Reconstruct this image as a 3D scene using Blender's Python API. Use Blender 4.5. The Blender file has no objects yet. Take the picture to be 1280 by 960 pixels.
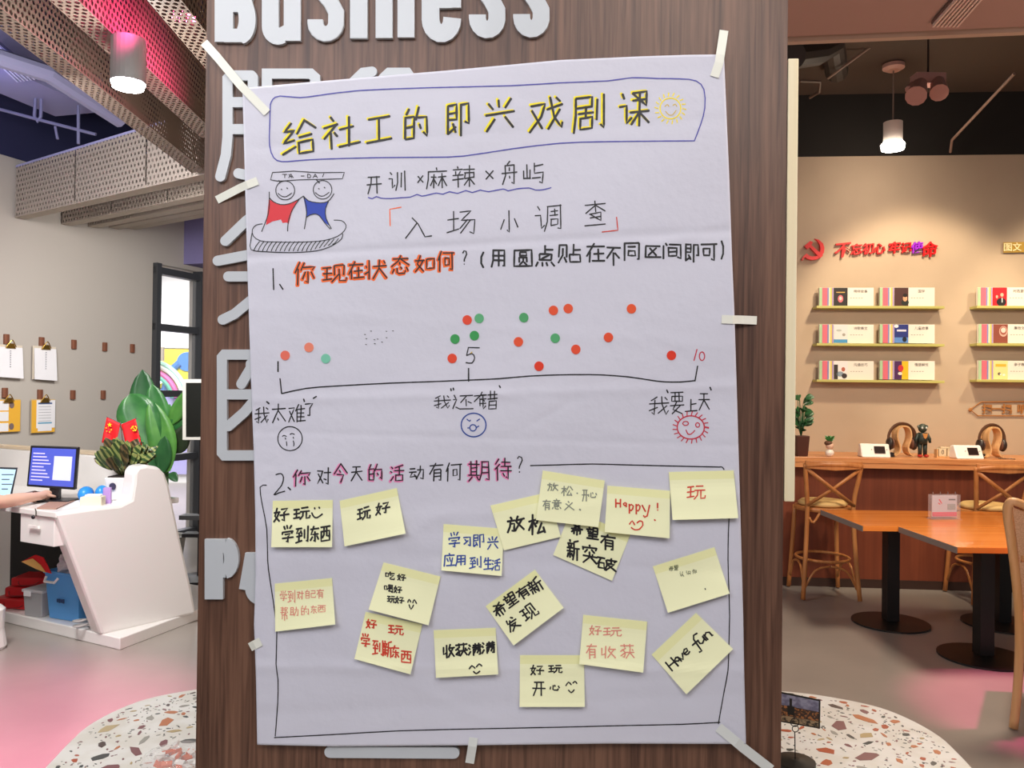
import bpy, math, random
from mathutils import Vector, Matrix
random.seed(7)
SC = bpy.context.scene
COL = SC.collection
R = math.radians
EYE = Vector((0.0, 0.0, 1.6))
# ---------------------------------------------------------------- camera
ROLL, PITCH, FPX = R(.68), R(.45), 1000.0
cr, sr, cp, sp = math.cos(ROLL), math.sin(ROLL), math.cos(PITCH), math.sin(PITCH)
rl, ul, fw = Vector((1, 0, 0)), Vector((0, -sp, cp)), Vector((0, cp, sp))
cx_, cy_ = rl * cr + ul * sr, rl * -sr + ul * cr
cam_data = bpy.data.cameras.new('camera')
cam = bpy.data.objects.new('camera', cam_data)
COL.objects.link(cam)
mw = Matrix((cx_, cy_, -fw)).transposed().to_4x4()
mw.translation = EYE
cam.matrix_world = mw
cam_data.sensor_width = 36.0
cam_data.lens = FPX / 1280 * 36
cam_data.clip_start = .05
SC.camera = cam
# ---------------------------------------------------------------- exposure, world, lights
SC.view_settings.view_transform = 'Standard'
SC.view_settings.look = 'None'
SC.view_settings.exposure = 0.0
SC.view_settings.gamma = 1.0
SC.view_settings.use_curve_mapping = False
W = bpy.data.worlds.new('room_air')
SC.world = W
W.use_nodes = True
W.node_tree.nodes['Background'].inputs[0].default_value = (.90, .91, 1.0, 1)
W.node_tree.nodes['Background'].inputs[1].default_value = .2

def lamp(kind, name, loc, energy, color=(1, 1, 1), size=.3, aim=None, spot=70, blend=.5, sy=None):
    d = bpy.data.lights.new(name, kind)
    d.energy = energy
    d.color = color
    if kind == 'AREA':
        d.size = size
        if sy:
            d.shape = 'RECTANGLE'; d.size_y = sy
    else:
        d.shadow_soft_size = size
    if kind == 'SPOT':
        d.spot_size = R(spot); d.spot_blend = blend
    o = bpy.data.objects.new(name, d)
    COL.objects.link(o)
    o.location = loc
    a = Vector(aim) if aim is not None else Vector(loc) - Vector((0, 0, 1))
    o.rotation_euler = (a - Vector(loc)).to_track_quat('-Z', 'Y').to_euler()
    return o
# added area lights, unseen behind the camera, aimed at the column and poster
lamp('AREA', 'added_fill_light', (.7, -.5, 3.2), 42, (1, .97, .93), 1.3, (.1, 1.3, 1.5))
lamp('AREA', 'added_fill_light', (-1.1, -.6, 2.9), 28, (.94, .95, 1), 1.3, (-.2, 1.3, 1.2))
# left half of the hall
lamp('AREA', 'added_fill_light', (-2.5, 3.4, 2.9), 98, (1, .98, .97), .8, (-2.8, 5.4, .6))  # unseen fill added to brighten the desk and the left floor
lamp('SPOT', 'wall_spot_light', (-2.2, 5.6, 2.85), 145, (1, .96, .9), .3, (-3.9, 7.8, 1.3), 110, .9)
lamp('AREA', 'ceiling_uplight', (-3.6, 5.0, 3.5), 3.5, (.42, .42, 1), .8, (-3.8, 5.2, 4.3))
# right half: warm wall washers and table lights
lamp('SPOT', 'wall_washer_light', (3.3, 5.5, 3.9), 240, (1, .81, .56), .12, (3.6, 7.1, 1.75), 66, .4)
lamp('SPOT', 'wall_washer_light', (5.0, 5.4, 3.9), 200, (1, .81, .56), .12, (5.0, 7.0, 1.75), 66, .4)
lamp('AREA', 'table_light', (2.9, 4.2, 2.9), 72, (1, .82, .64), .5, (3.2, 5.0, 0))
lamp('AREA', 'soffit_bounce_light', (2.0, 1.2, 1.0), 24, (1, .62, .48), 1.0, (2.2, 2.6, 3.0))
# coloured stage spots
lamp('SPOT', 'pink_spot_light', (-1.35, 2.4, 2.95), 900, (1, .10, .38), .08, (-2.3, 3.45, 0), 44, .9)
lamp('SPOT', 'pink_spot_light', (3.5, 3.85, 2.9), 420, (1, .08, .34), .06, (2.78, 4.05, 0), 28, .6)
lamp('AREA', 'terrazzo_fill_light', (-1.15, 1.3, 2.8), 16, (1, .98, .94), .5, (-1.0, 1.5, .7))  # fill added to brighten the terrazzo left of the column
lamp('AREA', 'terrazzo_fill_light', (1.1, 1.3, 2.8), 20, (1, .94, .86), .5, (.95, 1.5, .7))  # same added fill for the terrazzo on the right
lamp('AREA', 'atrium_light', (-5.2, 11.0, 3.55), 330, (1, 1, 1), 2.4)

# ---------------------------------------------------------------- pixel helpers (photo frame 1280x960)
def ray(px, py):
    xn, yn = (px - 640) / FPX, -(py - 480) / FPX
    return cx_ * xn + cy_ * yn + fw
def at(px, py, Y):
    d = ray(px, py); return EYE + d * (Y / d.y)
def atz(px, py, z):
    d = ray(px, py); return EYE + d * ((z - 1.6) / d.z)
def onp(px, py, P0, N):
    d = ray(px, py); return EYE + d * ((P0 - EYE).dot(N) / d.dot(N))
# ---------------------------------------------------------------- materials
def lin(c):
    c = c / 255.0
    return c / 12.92 if c <= .04045 else ((c + .055) / 1.055) ** 2.4
def rgb(h):
    return (lin(int(h[0:2], 16)), lin(int(h[2:4], 16)), lin(int(h[4:6], 16)), 1)
MATS = {}
def mat(name, col, rough=.6, metal=0, spec=.5, emit=None, es=0, trans=0, alpha=1, coat=0, noise=None, bump=None, sss=0):
    if name in MATS: return MATS[name]
    m = bpy.data.materials.new(name); m.use_nodes = True
    nt = m.node_tree; b = nt.nodes['Principled BSDF']
    b.inputs['Base Color'].default_value = rgb(col)
    b.inputs['Roughness'].default_value = rough
    b.inputs['Metallic'].default_value = metal
    b.inputs['Specular IOR Level'].default_value = spec
    b.inputs['Transmission Weight'].default_value = trans
    b.inputs['Alpha'].default_value = alpha
    b.inputs['Coat Weight'].default_value = coat
    if emit:
        b.inputs['Emission Color'].default_value = rgb(emit); b.inputs['Emission Strength'].default_value = es
    if noise:          # (second colour, scale xyz, detail, low, high)
        c2, sc, det, lo, hi = noise
        tc = nt.nodes.new('ShaderNodeTexCoord'); mp = nt.nodes.new('ShaderNodeMapping')
        mp.inputs['Scale'].default_value = sc
        n = nt.nodes.new('ShaderNodeTexNoise'); n.inputs['Scale'].default_value = 1; n.inputs['Detail'].default_value = det
        r = nt.nodes.new('ShaderNodeValToRGB')
        r.color_ramp.elements[0].position = lo; r.color_ramp.elements[1].position = hi
        r.color_ramp.elements[0].color = rgb(col); r.color_ramp.elements[1].color = rgb(c2)
        L = nt.links.new
        L(tc.outputs['Object'], mp.inputs[0]); L(mp.outputs[0], n.inputs[0]); L(n.outputs[0], r.inputs[0]); L(r.outputs[0], b.inputs['Base Color'])
    if bump:           # (scale, strength, distance)
        tc = nt.nodes.new('ShaderNodeTexCoord'); n = nt.nodes.new('ShaderNodeTexNoise')
        n.inputs['Scale'].default_value = bump[0]; n.inputs['Detail'].default_value = 4
        bp = nt.nodes.new('ShaderNodeBump'); bp.inputs['Strength'].default_value = bump[1]; bp.inputs['Distance'].default_value = bump[2]
        nt.links.new(tc.outputs['Object'], n.inputs[0]); nt.links.new(n.outputs[0], bp.inputs['Height']); nt.links.new(bp.outputs[0], b.inputs['Normal'])
    MATS[name] = m
    return m
def glow(name, col, s):
    return mat(name, col, .5, emit=col, es=s)
def perforated(name, col, sx, sy, rx, ry, rough=.5):
    """sheet metal with real see-through holes, laid out in the sheet's own UV metres"""
    m = mat(name, col, rough); nt = m.node_tree; b = nt.nodes['Principled BSDF']; L = nt.links.new
    uv = nt.nodes.new('ShaderNodeUVMap'); s = nt.nodes.new('ShaderNodeSeparateXYZ'); L(uv.outputs[0], s.inputs[0])
    def mt(op, a, bb=None):
        n = nt.nodes.new('ShaderNodeMath'); n.operation = op
        for i, v in enumerate((a, bb)):
            if v is None: continue
            if isinstance(v, (int, float)): n.inputs[i].default_value = v
            else: L(v, n.inputs[i])
        return n.outputs[0]
    row = mt('FLOOR', mt('DIVIDE', s.outputs[1], sy))
    off = mt('MULTIPLY', mt('MODULO', row, 2.0), .5)
    fx = mt('SUBTRACT', mt('FRACT', mt('ADD', mt('DIVIDE', s.outputs[0], sx), off)), .5)
    fy = mt('SUBTRACT', mt('FRACT', mt('DIVIDE', s.outputs[1], sy)), .5)
    dx, dy = mt('DIVIDE', mt('MULTIPLY', fx, sx), rx), mt('DIVIDE', mt('MULTIPLY', fy, sy), ry)
    d = mt('ADD', mt('MULTIPLY', dx, dx), mt('MULTIPLY', dy, dy))
    L(mt('GREATER_THAN', d, 1.0), b.inputs['Alpha'])
    return m
def wood(name, c1, c2, sc, rough=.45, coat=0, axis=2, bumpy=.12):
    m = mat(name, c1, rough, coat=coat); nt = m.node_tree; b = nt.nodes['Principled BSDF']; L = nt.links.new
    tc = nt.nodes.new('ShaderNodeTexCoord'); mp = nt.nodes.new('ShaderNodeMapping')
    s = [sc, sc, sc]; s[axis] = sc * .035
    mp.inputs['Scale'].default_value = s
    n = nt.nodes.new('ShaderNodeTexNoise'); n.inputs['Scale'].default_value = 1; n.inputs['Detail'].default_value = 5; n.inputs['Distortion'].default_value = .6
    mp2 = nt.nodes.new('ShaderNodeMapping'); s2 = [sc * .18] * 3; s2[axis] = sc * .012; mp2.inputs['Scale'].default_value = s2
    n2 = nt.nodes.new('ShaderNodeTexNoise'); n2.inputs['Scale'].default_value = 1; n2.inputs['Detail'].default_value = 3
    ad = nt.nodes.new('ShaderNodeMath'); ad.operation = 'MULTIPLY_ADD'; ad.inputs[1].default_value = .6
    ad2 = nt.nodes.new('ShaderNodeMath'); ad2.operation = 'MULTIPLY'; ad2.inputs[1].default_value = .4
    r = nt.nodes.new('ShaderNodeValToRGB'); r.color_ramp.elements[0].position = .36; r.color_ramp.elements[1].position = .62
    r.color_ramp.elements[0].color = rgb(c1); r.color_ramp.elements[1].color = rgb(c2)
    L(tc.outputs['Object'], mp.inputs[0]); L(tc.outputs['Object'], mp2.inputs[0]); L(mp.outputs[0], n.inputs[0]); L(mp2.outputs[0], n2.inputs[0])
    L(n2.outputs[0], ad2.inputs[0]); L(n.outputs[0], ad.inputs[0]); L(ad2.outputs[0], ad.inputs[2]); L(ad.outputs[0], r.inputs[0]); L(r.outputs[0], b.inputs['Base Color'])
    bp = nt.nodes.new('ShaderNodeBump'); bp.inputs['Strength'].default_value = bumpy; bp.inputs['Distance'].default_value = .002
    L(n.outputs[0], bp.inputs['Height']); L(bp.outputs[0], b.inputs['Normal'])
    return m
# ---------------------------------------------------------------- mesh building
class MB:
    def __init__(s): s.v = []; s.f = []; s.uv = []; s.has_uv = False
    def add(s, vs, fs, uvs=None):
        o = len(s.v); s.v += [Vector(p) for p in vs]
        for i, f in enumerate(fs):
            s.f.append([a + o for a in f]); s.uv.append(uvs[i] if uvs else None)
        if uvs: s.has_uv = True
        return s
    def box(s, c, d, rz=0, rx=0, ry=0):
        m = Matrix.Rotation(rz, 3, 'Z') @ Matrix.Rotation(ry, 3, 'Y') @ Matrix.Rotation(rx, 3, 'X')
        c = Vector(c)
        vs = [c + m @ Vector((x * d[0] / 2, y * d[1] / 2, z * d[2] / 2)) for z in (-1, 1) for y in (-1, 1) for x in (-1, 1)]
        return s.add(vs, [(0, 2, 3, 1), (4, 5, 7, 6), (0, 1, 5, 4), (2, 6, 7, 3), (0, 4, 6, 2), (1, 3, 7, 5)])
    def prism(s, poly, vec):
        n = len(poly); vec = Vector(vec); poly = [Vector(p) for p in poly]
        return s.add(poly + [p + vec for p in poly], [list(range(n))[::-1], list(range(n, 2 * n))] + [(i, (i + 1) % n, n + (i + 1) % n, n + i) for i in range(n)])
    def tube(s, pts, r, n=8, closed=False, flat=1.0):
        pts = [Vector(p) for p in pts]; k = len(pts)
        rr = r if isinstance(r, (list, tuple)) else [r] * k
        vs = []; up = None
        for i, p in enumerate(pts):
            a = pts[(i - 1) % k] if (i or closed) else p; b = pts[(i + 1) % k] if (i < k - 1 or closed) else p
            t = (b - a).normalized()
            if up is None: up = t.orthogonal().normalized()
            up = (up - t * up.dot(t)); up = up.normalized() if up.length > 1e-6 else t.orthogonal().normalized()
            w = t.cross(up)
            for j in range(n):
                q = 2 * math.pi * j / n
                vs.append(p + (up * math.cos(q) + w * math.sin(q) * flat) * rr[i])
        fs = []
        for i in range(k if closed else k - 1):
            for j in range(n):
                fs.append((i * n + j, i * n + (j + 1) % n, ((i + 1) % k) * n + (j + 1) % n, ((i + 1) % k) * n + j))
        if not closed: fs += [list(range(n))[::-1], [(k - 1) * n + j for j in range(n)]]
        return s.add(vs, fs)
    def lathe(s, prof, c, n=24):
        c = Vector(c); vs = []
        for r, z in prof:
            for j in range(n):
                q = 2 * math.pi * j / n; vs.append(c + Vector((r * math.cos(q), r * math.sin(q), z)))
        fs = [(i * n + j, i * n + (j + 1) % n, (i + 1) * n + (j + 1) % n, (i + 1) * n + j) for i in range(len(prof) - 1) for j in range(n)]
        fs += [list(range(n))[::-1], [(len(prof) - 1) * n + j for j in range(n)]]
        return s.add(vs, fs)
    def ball(s, c, r, n=12, m=8, rot=None):
        r = (r, r, r) if isinstance(r, (int, float)) else r
        c = Vector(c); vs = []
        for i in range(m + 1):
            a = math.pi * i / m
            for j in range(n):
                q = 2 * math.pi * j / n
                p = Vector((math.sin(a) * math.cos(q) * r[0], math.sin(a) * math.sin(q) * r[1], -math.cos(a) * r[2]))
                vs.append(c + (rot @ p if rot else p))
        return s.add(vs, [(i * n + j, i * n + (j + 1) % n, (i + 1) * n + (j + 1) % n, (i + 1) * n + j) for i in range(m) for j in range(n)])
    def sheet(s, p00, p10, p11, p01, t=.004):
        """thin metal sheet with UV in metres on its big faces"""
        p = [Vector(q) for q in (p00, p10, p11, p01)]; nrm = (p[1] - p[0]).cross(p[3] - p[0]).normalized() * t
        w, h = (p[1] - p[0]).length, (p[3] - p[0]).length
        u = [(0, 0), (w, 0), (w, h), (0, h)]
        q = p + [a + nrm for a in p]
        fs = [(0, 3, 2, 1), (4, 5, 6, 7)] + [(i, (i + 1) % 4, 4 + (i + 1) % 4, 4 + i) for i in range(4)]
        e = [(0, 0)] * 4
        return s.add(q, fs, [[u[0], u[3], u[2], u[1]], u, e, e, e, e])
    def build(s, name, m, parent=None, label=None, cat=None, group=None, kind=None, smooth=False, bevel=0, sub=0, local=False, origin=None):
        if parent is not None and not local:
            inv = WM[parent.name].inverted(); vs = [inv @ v for v in s.v]; loc = Vector((0, 0, 0)); base = WM[parent.name]
        elif parent is not None:
            vs = s.v; loc = Vector((0, 0, 0)); base = WM[parent.name]
        else:
            n = len(s.v)
            loc = Vector(origin) if origin is not None else Vector((sum(v.x for v in s.v) / n, sum(v.y for v in s.v) / n, min(v.z for v in s.v)))
            vs = [v - loc for v in s.v]; base = Matrix.Translation(loc)
        me = bpy.data.meshes.new(name); me.from_pydata([tuple(v) for v in vs], [], s.f)
        if s.has_uv:
            l = me.uv_layers.new(name='UVMap'); k = 0
            for i, f in enumerate(s.f):
                for j in range(len(f)):
                    if s.uv[i]: l.data[k].uv = s.uv[i][j]
                    k += 1
        me.materials.append(m)
        if smooth: me.polygons.foreach_set('use_smooth', [True] * len(me.polygons))
        me.update()
        o = bpy.data.objects.new(name, me); COL.objects.link(o); o.location = loc
        if parent is not None: o.parent = parent
        WM[o.name] = base
        if bevel:
            b = o.modifiers.new('b', 'BEVEL'); b.width = bevel; b.segments = 2; b.limit_method = 'ANGLE'
        if sub:
            b = o.modifiers.new('s', 'SUBSURF'); b.levels = b.render_levels = sub
        tag(o, label, cat, group, kind)
        return o
WM = {}
def tag(o, label=None, cat=None, group=None, kind=None):
    if label: o['label'] = label
    if cat: o['category'] = cat
    if group: o['group'] = group
    if kind: o['kind'] = kind
    return o
def thing(name, label, cat, loc=(0, 0, 0), rz=0, group=None):
    o = bpy.data.objects.new(name, None); COL.objects.link(o)
    o.location = loc; o.rotation_euler = (0, 0, rz); o.empty_display_size = .05
    WM[o.name] = Matrix.Translation(Vector(loc)) @ Matrix.Rotation(rz, 4, 'Z')
    return tag(o, label, cat, group)
def copy_tree(o, loc, rz, label=None, group=None):
    kids = [c for c in bpy.data.objects if c.parent == o]
    r = o.copy(); COL.objects.link(r); r.location = loc; r.rotation_euler = (0, 0, rz)
    WM[r.name] = Matrix.Translation(Vector(loc)) @ Matrix.Rotation(rz, 4, 'Z')
    if label: r['label'] = label
    if group: r['group'] = group
    for c in kids:
        k = c.copy(); COL.objects.link(k); k.parent = r
        for g in [d for d in bpy.data.objects if d.parent == c]:
            h = g.copy(); COL.objects.link(h); h.parent = k
    return r
def smooth_path(pts, n=4, closed=False):
    pts = [Vector(p) for p in pts]; k = len(pts); out = []
    for i in range(k if closed else k - 1):
        g = (lambda j: pts[j % k]) if closed else (lambda j: pts[max(0, min(k - 1, j))])
        a, b, c, d = g(i - 1), g(i), g(i + 1), g(i + 2)
        for j in range(n):
            t = j / n
            out.append(.5 * ((2 * b) + (c - a) * t + (2 * a - 5 * b + 4 * c - d) * t * t + (3 * b - a - 3 * c + d) * t ** 3))
    if not closed: out.append(pts[-1])
    return out
def leaf_mesh(mb, base, tip, width, bend=(0, 0, 0), n=8, nrm=(0, -1, 0), fold=.15, thick=.0015):
    """a leaf with a folded midrib along base-tip, width across"""
    base, tip, bend, nrm = Vector(base), Vector(tip), Vector(bend), Vector(nrm)
    ax = (tip - base); side = ax.cross(nrm).normalized(); up = side.cross(ax).normalized()
    vs = []; fs = []
    for i in range(n + 1):
        t = i / n; c = base + ax * t + bend * math.sin(math.pi * t)
        w = width * .5 * (math.sin(math.pi * min(1, t * .92 + .06)) ** .75) * (1 if t < .98 else .15)
        for k, (a, h) in enumerate(((-1, fold), (-.5, fold * .6), (0, 0), (.5, fold * .6), (1, fold))):
            vs.append(c + side * w * a + up * w * h)
    m = len(vs); vs += [v - up * thick for v in vs]
    for i in range(n):
        for k in range(4):
            q = (i * 5 + k, i * 5 + k + 1, (i + 1) * 5 + k + 1, (i + 1) * 5 + k)
            fs.append(q); fs.append([m + a for a in q][::-1])
        for k in (0, 4):
            q = (i * 5 + k, (i + 1) * 5 + k, m + (i + 1) * 5 + k, m + i * 5 + k)
            fs.append(q if k == 0 else q[::-1])
    mb.add(vs, fs)
def text_obj(name, s, size, M, m, parent=None, ext=.001, bold=0, sx=1, shear=0, align='CENTER', **kw):
    """flat or raised lettering as a mesh; M places the text's local XY plane"""
    cu = bpy.data.curves.new(name, 'FONT'); cu.body = s; cu.size = size; cu.extrude = ext; cu.offset = bold; cu.align_x = align; cu.align_y = 'CENTER'; cu.shear = shear
    cu.resolution_u = 3
    t = bpy.data.objects.new('tmp_text', cu); COL.objects.link(t)
    dg = bpy.context.evaluated_depsgraph_get(); dg.update()
    me = bpy.data.meshes.new_from_object(t.evaluated_get(dg))
    vs = [M @ Vector((v.co.x * sx, v.co.y, v.co.z)) for v in me.vertices]; fs = [list(p.vertices) for p in me.polygons]
    bpy.data.objects.remove(t); bpy.data.meshes.remove(me)
    b = MB(); b.add(vs, fs)
    if not vs: return None
    return b.build(name, m, parent, **kw)
# ================================================================= SETTING
M_floor = mat('polished_concrete', '8f8882', .3, noise=('a39a92', (1.1, 1.1, 1.1), 5, .35, .7))
M_wallL = mat('greige_paint', 'bdb6ae', .85, bump=(90, .08, .002))
M_wallR = mat('sand_plaster', 'b4a08a', .9, noise=('c0ac95', (1.5, 1.5, 1.5), 4, .3, .7), bump=(60, .1, .002))
M_black = mat('black_ceiling_paint', '1d1916', .9)
M_brownceil = mat('dark_brown_ceiling', '4b3d33', .9)
M_navy = mat('navy_ceiling', '2b2d52', .9)
M_soffit = mat('soffit_paint', 'a8877b', .85)
M_white = mat('white_lacquer', 'eeeae6', .28, coat=.3)
M_dgrey = mat('charcoal_aluminium', '4a4c50', .45, metal=.3)
def stq(o): return tag(o, kind='structure')
# floor, and the recess of the atrium beyond the window
stq(MB().box((0, 5, -.05), (22, 19, .1)).build('floor', M_floor, kind='structure'))
# right rear wall: P0 + u
RW = Vector((3, 7.18, 0)); RU = Vector((1, -.08, 0)).normalized(); RN = Vector((-.08, -1, 0)).normalized()
def rw(px, py, off=0): return onp(px, py, RW + RN * off, RN) 
def rwx(x, z, off=0):
    p = RW + RU * ((x - RW.x) / RU.x) + RN * off; p.z = z; return p
ang_r = math.atan2(RU.y, RU.x)
a, b = rwx(-1.4, 0), rwx(9, 0)
MB().prism([a, b, b - RN * .2, a - RN * .2], (0, 0, 3.74)).build('wall_right', M_wallR, kind='structure')
a2, b2 = a + Vector((0, 0, 3.74)), b + Vector((0, 0, 3.74))
MB().prism([a2, b2, b2 - RN * .2, a2 - RN * .2], (0, 0, .75)).build('trim_1', M_black, kind='structure')
MB().prism([(-1.6, -2, 4.3), (10, -2, 4.3), (10, 7.6, 4.3), (-1.6, 8, 4.3)], (0, 0, .1)).build('ceiling', M_brownceil, kind='structure')
MB().prism([(-9, -2, 4.35), (-1.6, -2, 4.35), (-1.6, 13, 4.35), (-9, 13, 4.35)], (0, 0, .1)).build('ceiling', M_navy, kind='structure')
# left wall, direction 20 degrees off the view
LD = Vector((math.sin(R(20)), math.cos(R(20)), 0)); LN = Vector((LD.y, -LD.x, 0)); LP = Vector((-4.1, 7, 0))
def lw(px, py, off=0): return onp(px, py, LP + LN * off, LN)
def lws(s, z, off=0):
    p = LP + LD * s + LN * off; return Vector((p.x, p.y, z))
w0 = (lw(189, 480) - LP).dot(LD); w1 = (lw(253, 480) - LP).dot(LD)
zt = lw(189, 328).z; zm = lw(190, 408).z
p, q = lws(-9, 0), lws(w0, 0)
MB().prism([p, q, q - LN * .2, p - LN * .2], (0, 0, 3.5)).build('wall_left', M_wallL, kind='structure')
p, q = lws(w0, zt), lws(w1 + 4, zt)
MB().prism([p, q, q - LN * .2, p - LN * .2], (0, 0, 3.5 - zt)).build('wall_left', M_wallL, kind='structure')
p, q = lws(-9, 3.5), lws(w1 + 4, 3.5)
MB().prism([p, q, q - LN * .2, p - LN * .2], (0, 0, .85)).build('trim_6', M_navy, kind='structure')
p, q = lws(w1, 0), lws(w1 + 4, 0)
MB().prism([p, q, q - LN * .2, p - LN * .2], (0, 0, zt)).build('wall_left', M_wallL, kind='structure')
# box standing in for the blue-lit wall beyond, light put into its colour
s1 = (lw(230, 300) - LP).dot(LD)
p, q = lws(s1, zt + .05), lws(s1 + 2.2, zt + .05)
MB().prism([p, q, q + LN * .5, p + LN * .5], (0, 0, 1.6)).build('trim_2', mat('violet_lit_wall', '8e86b8', .8), kind='structure')
# window_1: frame, rails, panes
win = thing('window_1', 'tall dark grey aluminium window beside the clipboard wall', 'window', lws(w0, 0)); win['kind'] = 'structure'; del win['category']; del win['label']
def lbar(s0, s1, z0, z1, d=.09, off=-.06):
    p, q = lws(s0, z0, off), lws(s1, z0, off)
    return MB().prism([p, q, q + LN * d, p + LN * d], (0, 0, z1 - z0))
rails = [zt - .07, zm, lw(190, 492).z, lw(215, 572).z, .03]
fr = MB()
for s0 in (w0, w1 - .09, w0 + (w1 - w0) * .86):
    b_ = lbar(s0, s0 + .06, .0, zt, .12); fr.add(b_.v, b_.f)
fr.build('window_frame', M_dgrey, win)
for z in rails:
    lbar(w0, w1, z - .035, z + .035, .1).build('rail', M_dgrey, win)
for i in range(len(rails) - 1):
    lbar(w0 + .06, w1 - .1, rails[i + 1] + .035, rails[i] - .035, .008, -.02).build('pane', mat('clear_glass', 'ffffff', .02, spec=.4, alpha=.12), win)
# the atrium beyond
MB().box((-5.5, 13.4, 1.7), (9, .2, 4)).build('wall_back', mat('atrium_white', 'f2f2f4', .7, emit='ffffff', es=0), kind='structure')
MB().box((-5.5, 11.4, 3.7), (9, 4, .1)).build('ceiling', mat('atrium_white', 'f2f2f4', .7), kind='structure')
mu = thing('atrium_mural', 'yellow and blue cartoon-coloured wall mural seen through the tall window', 'mural', (-5.6, 13.25, 1))
def mq(x0, y0, x1, y1, col, nm, off=.0, mname=None):
    a, b = at(x0, y1, 13.28 - off), at(x1, y0, 13.28 - off)
    return MB().box(((a.x + b.x) / 2, 13.27 - off, (a.z + b.z) / 2), (abs(b.x - a.x), .02, abs(b.z - a.z))).build(nm, mat(mname or nm + col, col, .6), mu)
mq(170, 427, 275, 436, 'd8d3cc', 'header_band')
mq(170, 436, 275, 486, 'f2d93c', 'yellow_panel')
mq(170, 486, 275, 592, 'b9b4ef', 'lilac_panel')
def disc(px, py, rx, ry, Y, n=24): return [at(px + rx * math.cos(2 * math.pi * i / n), py - ry * math.sin(2 * math.pi * i / n), Y) for i in range(n)]
MB().prism(disc(234, 452, 13, 12, 13.24), (0, .03, 0)).build('blue_shape', mat('mural_blue', '3f78c0', .6), mu)
MB().tube([at(x, y, 13.24) for x, y in ((224, 454), (214, 463), (209, 474), (206, 488))], .06).build('blue_tail', MATS['mural_blue'], mu)
for k, (c, r0) in enumerate((('a8dcc8', 50), ('f0efe6', 46), ('c85a9c', 38), ('4aa48c', 33))):
    pts = [at(183 + r0 * math.cos(R(t)), 500 - r0 * .98 * math.sin(R(t)), 13.15) for t in range(5, 95, 10)]
    MB().tube(pts, .045, smooth_path and 8).build('rainbow_arc', mat('arc' + c, c, .5), mu)
for x, y in ((190, 474), (197, 478), (191, 483)):
    MB().prism(disc(x, y, 4.5, 1.8, 13.1), (0, .03, 0)).build('light_spot', glow('atrium_lamp', 'e8ffff', 3), mu)
mb = MB(); mb.prism([at(193, 434, 12.9), at(204, 434, 12.9), at(204, 451, 12.9), at(193, 451, 12.9)], (0, .05, 0))
mb.build('bracket_plate', mat('taupe_plate', '8d8276', .6), mu)
# ---------------------------------------------------------------- right soffit with grille
zs = 3.0
e0, e1 = atz(960, 47, zs), atz(1400, 28, zs)
MB().prism([e0, e1, (4.5, -2.5, zs), (.3, -2.5, zs)], (0, 0, .12)).build('ceiling', M_soffit, kind='structure')
MB().prism([e0 + Vector((0, .02, -.012)), e1 + Vector((0, .02, -.012)), e1 + Vector((0, .05, -.012)), e0 + Vector((0, .05, -.012))], (0, 0, .05)).build('trim_3', mat('soffit_edge', 'b39a88', .5), kind='structure')
MB().prism([e0 + Vector((0, .05, .12)), e1 + Vector((0, .05, .12)), e1 + Vector((0, .0, .12)), e0 + Vector((0, .0, .12))], (0, 0, 1.2)).build('trim_4', M_black, kind='structure')
g = thing('ceiling_grille', 'slatted white air grille in the pink-brown soffit', 'air vent', atz(1190, 5, zs - .01))
c = [atz(1164, 27, zs - .004), atz(1199, 27, zs - .004), atz(1240, -20, zs - .004), atz(1205, -20, zs - .004)]
MB().prism(c, (0, 0, -.01)).build('backing', mat('grille_dark', '6d5148', .6), g)
for i in range(7):
    t = (i + .5) / 7; a_ = c[0].lerp(c[1], t); b_ = c[3].lerp(c[2], t); w = (c[1] - c[0]) * .035
    MB().prism([a_ - w, a_ + w, b_ + w, b_ - w], (0, 0, -.022)).build('slat', mat('grille_slat', 'd7bcae', .5), g)
# conduits, ducts in the dark void (right)
for px_, (nm, pts, rad, col, lab) in enumerate((
        ('conduit', [(1268, 92), (1190, 175), (1188, 190)], .011, '8d7468', 'pale diagonal conduit ending above the back wall, right of the pendant'),
        ('conduit', [(1097, 52), (1048, 88), (1035, 98)], .010, '9a8577', 'bright thin conduit slanting under the dark ceiling, left of the pendant'),
        ('conduit', [(1000, 101), (1025, 102), (1024, 115), (1012, 122)], .012, '5d4d42', 'dull hooked conduit beside the column edge'))):
    MB().tube([at(x, y, (6.2 + .1 * i) if px_ != 0 else (5.9, 6.85, 7.0)[i]) for i, (x, y) in enumerate(pts)], rad).build(nm, mat('conduit' + col, col, .5), label=lab, cat='pipe')
MB().tube([at(992, 70, 5.6), at(1022, 66, 5.9), at(1040, 56, 6.1), at(1046, 90, 6.6)], .09, 12).build('flexible_duct', mat('duct_dark', '372e28', .6), label='dark flexible air duct curling under the ceiling beside the column', cat='duct')
# spotlight pair pinkish on ceiling (x1162,y108)
sp_ = thing('twin_spotlight', 'unlit pinkish twin-head spotlight on the dark ceiling, right of the pendant', 'spotlight', at(1160, 98, 6.0))
pk = mat('spot_pink_white', 'c99a92', .5)
MB().box(at(1160, 100, 6.0), (.22, .1, .08)).build('mount', pk, sp_)
tp_ = at(1160, 98, 6.0); MB().tube([tp_, (tp_.x, 6.0, 4.31)], .007, 8).build('stem', mat('stem_black', '2a221e', .6), sp_)
MB().tube([at(1150, 105, 5.98), at(1145, 120, 5.85)], [.05, .075], 12).build('head', pk, sp_)
MB().tube([at(1172, 103, 5.98), at(1174, 116, 5.85)], [.05, .065], 12).build('head', pk, sp_)
MB().tube([at(1142, 106, 5.98), at(1136, 112, 5.95)], [.03, .03], 8).build('bracket', pk, sp_)
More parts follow.
